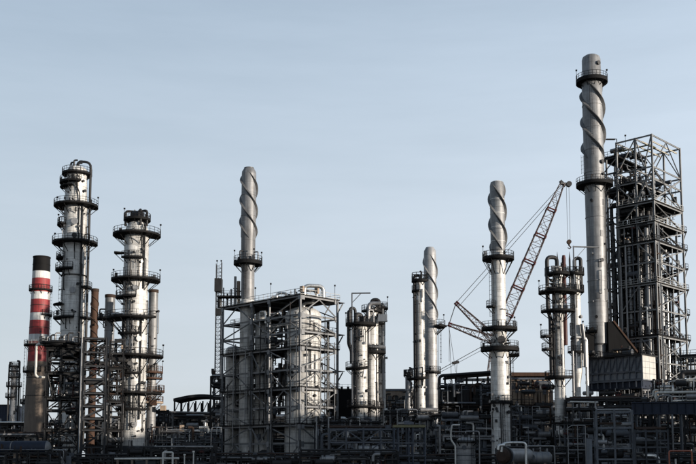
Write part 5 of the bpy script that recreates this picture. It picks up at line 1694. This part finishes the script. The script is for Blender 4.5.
T.part('bollard', MB().tube([V((xa + 0.9, Y - 0.2, 0)), V((xa + 0.9, Y - 0.2, zy(459, Y)))], 0.15, 10), 'pipe_white')
# handrail gate and cabinet (x 567-594)
Y = 160
xa = at(568, 440, Y).x
T = Thing('access_frame', 'thin grey pipe hoop with a mid post, next to a tall grey cabinet', 'frame', (xa, Y, 0))
pipe(T, [V((xa, Y, 0)), V((xa, Y, zy(428, Y))), V((xa + 0.7, Y, zy(425.5, Y))), V((xa + 2.9, Y, zy(425.5, Y))), V((xa + 2.9, Y, 0))], 0.07, 'pipe_grey', 8, 0.2, name='hoop')
T.part('post', MB().tube([V((xa + 1.6, Y, 0)), V((xa + 1.6, Y, zy(425.5, Y)))], 0.07, 8), 'pipe_grey')
T.part('rail', MB().tube([V((xa, Y, zy(450, Y))), V((xa + 2.9, Y, zy(450, Y)))], 0.06, 8), 'pipe_grey')
xa = at(586, 440, Y).x
T = Thing('tall_cabinet', 'tall plain grey cabinet between the thin pipe hoop and the grey steel frames', 'cabinet', (xa, Y, 0))
T.part('body', MB().box((xa, Y, 0.15), (xa + 1.0, Y + 0.8, zy(438, Y))), 'mid_steel', smooth=False)
T.part('door', MB().box((xa + 0.06, Y - 0.05, 0.3), (xa + 0.94, Y - 0.003, zy(439, Y))), 'grey_steel', smooth=False)
T.part('plinth', MB().box((xa - 0.05, Y - 0.05, 0), (xa + 1.05, Y + 0.85, 0.148)), 'dark_steel', smooth=False)
xa, xb = at(570, 402, 176).x, at(598, 402, 176).x
T = Thing('transfer_line', 'straight white pipe on slim legs crossing level behind the thin pipe hoop', 'pipe', (xa, 176, 0))
T.part('run', MB().tube([V((xa, 176, zy(401.8, 176))), V((xb, 176, zy(402.4, 176)))], 0.16, 10), 'pipe_white')
for x in (xa + 0.4, xb - 0.4):
    T.part('leg', MB().tube([V((x, 176, 0)), V((x, 176, zy(403, 176)))], 0.09, 6), 'dark_steel')

# ------------------------------------------------------------------ centre foreground
Y = 172
T, P, L = rack('blue_rack', 'blue grey braced pipe rack in front of the middle columns', 'pipe rack', PXY(329, Y), PXY(398, Y), 5, [zy(y, Y) for y in (456, 442, 429)], 4, 151, m='blue_steel', npipe=3, nclut=26, sec=0.3, brace='/\\')
for px, y0 in ((316.5, 417), (328.5, 418)):
    x = at(px, 440, 178).x
    T = Thing('standpipe', 'pale upright standpipe %s the blue grey rack' % ('nearest' if px > 320 else 'standing a little apart from'), 'pipe', (x, 178, 0), 'upright standpipes by the blue grey rack')
    T.part('riser', MB().tube([V((x, 178, 0)), V((x, 178, zy(y0, 178)))], 0.13, 8), 'pipe_grey')
    T.part('cap', MB().tube([V((x, 178, zy(y0, 178))), V((x, 178, zy(y0 - 1, 178)))], 0.2, 8), 'pipe_grey')
Y = 166
xa, xb = at(394, 430, Y).x, at(425, 430, Y).x
T = Thing('service_gantry', 'pale blue open gantry with paired legs and a yellowish top plate', 'gantry', (xa, Y, 0))
T.part('top_plate', MB().box((xa - 0.1, Y - 0.2, zy(427.5, Y)), (xb + 0.1, Y + 2.6, zy(425, Y))), 'dull_yellow', smooth=False)  # yellowish light on the top put into the plate's colour
T.part('fascia', MB().box((xa + 1.7, Y - 0.35, zy(424.5, Y)), (xa + 3.4, Y - 0.21, zy(422, Y))), 'blue_steel', smooth=False)
for x in (xa, xa + 0.7, xa + 2.5, xa + 3.2, xb):
    for yy in (Y, Y + 2.4):
        T.bar('post', V((x, yy, 0)), V((x, yy, zy(427.6, Y))), 0.24, 0.2, 'blue_steel')
for z in (zy(456, Y), zy(443, Y)):
    T.bar('beam', V((xa, Y - 0.14, z)), V((xb, Y - 0.14, z)), 0.2, 0.14, 'blue_steel')
# white zigzag pipe, drum, exchanger and bright loop
Y = 160
x = at(451, 440, Y).x
T = Thing('zigzag_pipe', 'white pipe that steps sideways as it drops, beside the shiny upright drum', 'pipe', (x, Y, 0))
pipe(T, [V((x + 1.5, Y, zy(425, Y))), V((x + 0.2, Y, zy(425, Y))), V((x, Y, zy(432, Y))), V((x, Y, zy(440, Y))), V((x + 0.7, Y, zy(446, Y))), V((x + 0.7, Y, 0))], 0.14, 'pipe_white', 10, 0.3, name='run')
T.part('valve', valve_mb(V((x - 0.6, Y, zy(430, Y))), 0.25), 'pipe_grey')
x = at(466, 450, Y + 4).x
T = Thing('upright_drum', 'shiny upright steel drum low in the middle of the yard', 'drum', (x, Y + 4, 0))
zt = zy(441, Y + 4)
T.part('shell', MB().lathe((x, Y + 4), shell_profile([(0.0, 1.6), (zt, 1.6), (zt + 0.35, 1.35), (zt + 0.6, 0.7), (zt + 0.7, 0.1)], 1.0), 28), 'pipe_grey')
ladder(T, (x, Y + 4), 1.6, 300, 0.3, zt)
T.part('nozzle', MB().tube([V((x, Y + 4, zt + 0.5)), V((x, Y + 4, zt + 1.3))], 0.25, 10), 'pipe_dark')
pipe(T, [V((x, Y + 4, zt + 1.2)), V((x, Y + 4, zt + 1.6)), V((x + 2.2, Y + 3.6, zt + 1.6)), V((x + 2.2, Y + 3.6, 0.3))], 0.13, 'pipe_grey', 8)
T.part('manway', MB().tube([V((x - 0.5, Y + 2.2, zt - 1.1)), V((x - 0.5, Y + 2.6, zt - 1.1))], 0.36, 14), 'mid_steel')
for k_ in range(3):
    T.part('band', MB().lathe((x, Y + 4), [(1.6, zt - 0.3 - k_ * 1.1), (1.66, zt - 0.28 - k_ * 1.1), (1.66, zt - 0.18 - k_ * 1.1), (1.6, zt - 0.16 - k_ * 1.1)], 28), 'mid_steel')
platform(T, (x, Y + 4), zt - 0.1, 1.6, 2.3, 200, 340, nb=3, thick=0.12)
Y = 150
x = at(507, 452, Y).x
T = Thing('heat_exchanger', 'horizontal exchanger with a round flanged end facing out, at the foot of the central column', 'heat exchanger', (x, Y, 0))
zc = zy(456, Y)
ax = V((0.62, 0.78, 0))
q = V((x - 0.4, Y, zc))
T.part('shell', MB().tube([q, q + ax * 7.5], 1.15, 24), 'pipe_grey')
T.part('channel_head', MB().tube([q - ax * 0.9, q - ax * 0.6, q - ax * 0.1], [0.8, 1.15, 1.2], 24), 'rust_dark')
for k in (0.0, 0.35):
    T.part('flange', MB().tube([q + ax * (k - 0.08), q + ax * (k + 0.14)], 1.42, 28), 'grey_steel' if k else 'pipe_dark')
for k in (1.2, 6.0):
    w_ = q + ax * k
    T.part('saddle', MB().obox(V((w_.x, w_.y, 0)) - ax * 0.2 - V((ax.y, -ax.x, 0)) * 0.9, ax * 0.4, V((ax.y, -ax.x, 0)) * 1.8, V((0, 0, zc - 0.8))), 'concrete', smooth=False)
x0_, x1_ = at(501.5, 450, Y - 3).x, at(526, 450, Y - 3).x
T = Thing('bright_pipe_loop', 'bright silver pipe loop arching over the round exchanger end', 'pipe', (x1_, Y - 3, 0))
pipe(T, [V((x0_, Y - 3, zy(452, Y))), V((x0_ + 0.1, Y - 3, zy(444.5, Y))), V((x0_ + 1.1, Y - 3, zy(443, Y))), V((x1_, Y - 3, zy(443, Y))), V((x1_, Y - 3, 0))], 0.2, 'pipe_silver', 12, 0.6, name='run')
pipe(T, [V((x0_ - 0.5, Y - 3.1, zy(450, Y))), V((x0_ - 0.4, Y - 3.1, zy(445.5, Y))), V((x0_ + 0.5, Y - 3.1, zy(445.5, Y)))], 0.24, 'pipe_silver', 12, 0.5, name='elbow')
x0_, x1_ = at(516, 455, 156).x, at(549, 455, 156).x
T = Thing('horizontal_drum', 'long horizontal grey vessel lying beyond the bright pipe loop', 'vessel', ((x0_ + x1_) / 2, 156, 0))
zc = zy(458, 156)
T.part('shell', MB().tube([V((x0_ - 0.4, 156, zc)), V((x0_, 156, zc)), V((x1_, 156, zc)), V((x1_ + 0.4, 156, zc))], [0.6, 1.0, 1.0, 0.6], 24), 'clad_dull')
for x in (x0_ + 0.8, x1_ - 0.8):
    T.part('saddle', MB().box((x - 0.2, 155.3, 0), (x + 0.2, 156.7, zc - 0.8)), 'concrete', smooth=False)
for i in range(5):
    T.part('nozzle', MB().tube([V((x0_ + 0.6 + i * 1.1, 156, zc + 0.9)), V((x0_ + 0.6 + i * 1.1, 156, zc + 1.5 + 0.2 * (i % 2)))], 0.14, 8), 'pipe_grey')
for i in range(6):
    xx = x0_ + 0.25 + i * (x1_ - x0_ - 0.5) / 5
    T.part('band', MB().tube([V((xx - 0.05, 156, zc)), V((xx + 0.05, 156, zc))], 1.035, 24), 'grey_steel')
pipe(T, [V((x0_ + 1.7, 156, zc + 1.0)), V((x0_ + 1.7, 156, zc + 1.9)), V((x1_ + 0.9, 156, zc + 1.9)), V((x1_ + 0.9, 156, 0.3))], 0.12, 'pipe_grey', 8)
T.part('manway', MB().tube([V((x0_ + 2.4, 154.8, zc + 0.1)), V((x0_ + 2.4, 155.2, zc + 0.1))], 0.42, 14), 'mid_steel')
T.part('valve', valve_mb(V((x0_ + 3.6, 156, zc + 1.3)), 0.22), 'pipe_dark')
x = at(528, 420, 165).x
T = Thing('lamp_post', 'thin grey lamp post standing beside the bright pipe loop', 'lamp post', (x, 165, 0))
T.part('pole', MB().tube([V((x, 165, 0)), V((x, 165, zy(427, 165)))], 0.08, 8), 'mid_steel')
T.part('head', MB().box((x - 0.9, 164.85, zy(428, 165)), (x + 0.1, 165.15, zy(427, 165))), 'pipe_grey')

# ------------------------------------------------------------------ low pipe racks nearest the camera
spec = [(-4, 60, 164, 161), (62, 130, 168, 162), (128, 212, 165, 163), (212, 300, 172, 164), (300, 398, 160, 165), (398, 500, 168, 166), (500, 600, 172, 167), (600, 704, 172, 168)]
wh = ['past the two blue drums', 'at the foot of the stair tower', 'at the foot of the second clad column', 'at the foot of the pale steel structure', 'below the blue grey rack', 'round the shiny upright drum', 'behind the long horizontal vessel', 'behind the grey grid of posts']
for (pa, pb, Y, sd_), w_ in zip(spec, wh):
    rack('ground_rack', 'low dark ground level pipe rack ' + w_, 'pipe rack', PXY(pa, Y), PXY(pb, Y), 5, ([zy(460, Y), zy(455.5, Y)], [zy(459, Y), zy(452.5, Y)], [zy(461, Y), zy(457, Y)], [zy(457, Y), zy(449, Y)])[sd_ % 4], 4 + sd_ % 3, sd_, npipe=8, nclut=90, rmax=0.17, mats=['pipe_dark'] * 8 + ['pipe_grey'] * 2 + ['mid_steel', 'rust_dark'], group='low dark pipe racks along the front of the plant', sec=0.26)
# a second line further back fills the plant behind
spec = [(-6, 100, 280, 171), (96, 200, 285, 172), (196, 300, 280, 173), (296, 400, 276, 174), (396, 500, 284, 175), (496, 600, 280, 176), (596, 706, 270, 177)]
wh = ['beyond the banded chimney', 'beyond the second clad column', 'beyond the thin lattice mast', 'beyond the black windowless block', 'beyond the twin chimneys', 'beyond the rusty roofed shed', 'beyond the highest open steel tower']
for (pa, pb, Y, sd_), w_ in zip(spec, wh):
    rack('far_rack', 'long far dark pipe rack ' + w_, 'pipe rack', PXY(pa, Y), PXY(pb, Y), 8, [zy(y, Y) for y in (450, 441, 432, 424)], 8, sd_, npipe=8, nclut=70, group='long dark pipe racks at the back of the plant', deck=(1, 3), sec=0.4)

MIXM = ['pipe_dark'] * 5 + ['pipe_grey'] * 4 + ['mid_steel'] * 3 + ['pipe_silver', 'rust_dark', 'grey_steel']
for (pa, pb, Y, ys, sd_, w_) in ((436, 496, 205, (448, 438, 428, 417), 191, 'by the zigzag pipe, left of the central column'), (508, 556, 204, (448, 436, 424, 412), 192, 'just right of the central column foot'),
                                 (376, 436, 208, (450, 440, 427, 415), 193, 'in front of the twin chimneys'), (148, 222, 205, (450, 442, 433), 194, 'before the arched hall'), (318, 380, 190, (452, 440, 424), 195, 'around the feet of the middle columns'), (640, 700, 200, (446, 432, 420, 408, 396), 196, 'inside the foot of the open tower'), (565, 640, 178, (452, 438, 424), 197, 'in front of the dark heater rack')):
    T, P, L = rack('valve_rack', 'dense valve rack ' + w_, 'pipe rack', PXY(pa, Y), PXY(pb, Y + 2), 5, [zy(y, Y) for y in ys], 4, sd_, m='mid_steel', npipe=6, nclut=110, mats=MIXM, group='dense valve racks in the middle of the plant', sec=0.26, deck=(len(ys) - 1,) if sd_ % 2 else (), rail=(len(ys) - 1,), railm='rail')
    clutter(T, P, (0, L), (-0.5, 0.6), (1.5, zy(ys[-1], Y) + 1.2), 70, sd_ + 30, MIXM + ['pipe_grey', 'grey_steel', 'pipe_silver'])
    for k_ in range(2):
        T.part('lamp', lamp_mb(P(L * (0.2 + 0.55 * k_), 0.1, zy(ys[-1], Y)), 2.0), 'mid_steel')
    ladder(T, plan(P, L * 0.4, -0.1), 0.0, 270, 0.5, zy(ys[-1], Y) + 1.0, False, 'grey_steel')

# ------------------------------------------------------------------ left foreground
for i, (x0p, x1p, yc, r, lab) in enumerate(((-14, 12, 448, 1.25, 'navy horizontal drum nearest the far blue black building'), (14, 47, 448, 1.3, 'navy horizontal drum on saddles under the banded chimney'))):
    Y = 176
    x0_, x1_ = at(x0p, 450, Y).x, at(x1p, 450, Y).x
    T = Thing('storage_drum', lab, 'vessel', ((x0_ + x1_) / 2, Y, 0), 'navy horizontal drums')
    zc = zy(yc, Y)
    T.part('shell', MB().tube([V((x0_, Y, zc)), V((x1_, Y, zc))], r, 28), 'navy')
    T.part('end_cap', MB().tube([V((x1_, Y, zc)), V((x1_ + 0.4, Y, zc)), V((x1_ + 0.7, Y, zc))], [r, r * 0.8, r * 0.3], 28), 'clad_dull')
    T.part('end_cap', MB().tube([V((x0_, Y, zc)), V((x0_ - 0.4, Y, zc)), V((x0_ - 0.7, Y, zc))], [r, r * 0.8, r * 0.3], 28), 'navy')
    for x in (x0_ + 0.9, x1_ - 0.9):
        T.part('saddle', MB().box((x - 0.2, Y - 0.9, 0), (x + 0.2, Y + 0.9, zc - r * 0.75)), 'concrete', smooth=False)
Yr = 330
T = Thing('warehouse', 'far blue black sheeted building behind the small weathered column', 'building', (at(0, 420, Yr).x, Yr, 0))
xl, xr = at(-25, 420, Yr).x, at(9, 420, Yr).x
T.part('wall', MB().box((xl, Yr, 0), (xr, Yr + 16, zy(405.5, Yr))), 'navy', smooth=False)
for i in range(12):
    x = xl + 0.5 + i * (xr - xl - 1) / 11
    T.part('sheet_rib', MB().box((x, Yr - 0.12, 0), (x + 0.2, Yr - 0.01, zy(406, Yr))), 'navy', smooth=False)
T.part('roof', MB().box((xl - 0.3, Yr - 0.3, zy(405.4, Yr)), (xr + 0.3, Yr + 16.3, zy(404.6, Yr))), 'dark_steel', smooth=False)
Y = 205
T, P, L = rack('flat_deck', 'low deck with a pale top plate below the banded chimney', 'platform', PXY(-6, Y), PXY(52, Y), 5, [zy(446, Y), zy(436, Y)], 4, 181, npipe=6, nclut=40, mats=PIPEM + ['pipe_white', 'pipe_silver'])
T.part('top_plate', MB().obox(P(0.5, -0.2, zy(435, Y)), (P(1, 0, 0) - P(0, 0, 0)) * 8, (P(0, 1, 0) - P(0, 0, 0)) * 3, V((0, 0, 0.3))), 'pale_steel', smooth=False)
# small things along the front of the second column
Y = 150
xa = at(163, 456, Y).x
T = Thing('pipe_portal', 'small white pipe portal low between the two bollard lamps and the second clad column', 'frame', (xa, Y, 0))
pipe(T, [V((xa, Y, 0)), V((xa, Y, zy(452.5, Y))), V((xa + 1.5, Y, zy(452.5, Y))), V((xa + 1.5, Y, 0))], 0.15, 'pipe_white', 10, 0.2, name='hoop')
xa, xb = at(113, 459, Y).x, at(178, 459, Y).x
T = Thing('ground_main', 'long pale pipe on low sleepers along the front of the second clad column', 'pipe', (xa, Y + 1, 0))
T.part('run', MB().tube([V((xa, Y + 1, zy(459, Y))), V((xb, Y + 1, zy(458.6, Y)))], 0.16, 10), 'pipe_white')
for i in range(5):
    x = xa + 0.5 + i * (xb - xa - 1) / 4
    T.part('sleeper', MB().box((x - 0.12, Y + 0.7, 0), (x + 0.12, Y + 1.3, zy(459, Y) - 0.14)), 'concrete', smooth=False)
for px, y0, w_ in ((184.5, 455.5, 'nearer the small white pipe portal'), (193.5, 452.5, 'farther from the small white pipe portal, the taller')):
    x = at(px, 458, 152).x
    T = Thing('bollard_lamp', 'pale bollard lamp ' + w_, 'bollard', (x, 152, 0), 'pale bollard lamps')
    T.part('post', MB().tube([V((x, 152, 0)), V((x, 152, zy(y0, 152)))], 0.1, 10), 'pipe_white')
    T.part('head', MB().tube([V((x, 152, zy(y0, 152))), V((x, 152, zy(y0 - 1.5, 152)))], [0.2, 0.16], 12), 'pipe_white')

# ------------------------------------------------------------------ tanks and a boiler house out of view, added to shade the lower plant
for i, (x, y, r, h, lab) in enumerate(((95, 172, 14, 14, 'unseen round grey tank added for shade, nearest the open tower'), (118, 145, 16, 24, 'unseen wide grey tank added for shade, beyond the nearer round one'), (140, 108, 21, 30, 'unseen largest grey tank added for shade, at the far east'))):
    T = Thing('shade_tank', lab, 'tank', (x, y, 0), 'unseen grey tanks added east of the plant for shade')
    T.part('shell', MB().lathe((x, y), shell_profile([(0, r), (h, r)], 2.4), 56), 'clad_dull')
    T.part('roof', MB().lathe((x, y), [(r + 0.1, h), (r * 0.5, h + 1.0), (0.1, h + 1.6)], 56), 'clad_dull')
    T.part('railing', railing_mb([pol((x, y), r, a, h) for a in range(0, 360, 8)], loop=True), 'rail')

# unseen boiler house, added to keep the low front racks in shade
T = Thing('shade_building', 'tall plain grey boiler house out of view, added to shade the front of the plant', 'building', (140, 55, 0))
T.part('wall', MB().box((120, 30, 0), (160, 80, 32)), 'grey_steel', smooth=False)
T.part('roof', MB().box((119.5, 29.5, 32.003), (160.5, 80.5, 33)), 'dark_steel', smooth=False)
for i in range(8):
    T.part('pilaster', MB().box((119.7, 33 + i * 6.2, 0), (119.99, 33.6 + i * 6.2, 31.5)), 'mid_steel', smooth=False)
# dark sheds closing the view between the racks
for (px0, px1, Y, yt, lab) in ((436, 600, 300, 403, 'long dark shed behind the air cooler decks, seen through the pipe racks'), (158, 332, 310, 417, 'low dark shed seen through the feet of the pale steel structure'), (86, 140, 305, 421, 'small dark shed seen between the stair tower and the second clad column'), (326, 440, 306, 402, 'dark shed beyond the black windowless block'), (596, 704, 296, 412, 'dark shed seen through the feet of the open tower')):
    xl, xr = at(px0, 420, Y).x, at(px1, 420, Y).x
    T = Thing('dark_shed', lab, 'shed', ((xl + xr) / 2, Y, 0), 'dark sheds behind the plant')
    h = zy(yt, Y)
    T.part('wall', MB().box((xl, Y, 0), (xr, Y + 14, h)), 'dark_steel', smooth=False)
    T.part('roof', MB().hexa([V((xl - 0.4, Y - 0.5, h + 0.003)), V((xr + 0.4, Y - 0.5, h + 0.003)), V((xr + 0.4, Y + 14.5, h + 0.003)), V((xl - 0.4, Y + 14.5, h + 0.003))], [V((xl - 0.4, Y - 0.5, h + 0.3)), V((xr + 0.4, Y - 0.5, h + 0.3)), V((xr + 0.4, Y + 7, h + 1.3)), V((xl - 0.4, Y + 7, h + 1.3))]), 'mid_steel', smooth=False)
    for i in range(int((xr - xl) / 4)):
        T.part('window', MB().box((xl + 1 + i * 4, Y - 0.08, h - 3.4), (xl + 3 + i * 4, Y - 0.01, h - 1.8)), 'glass', smooth=False)
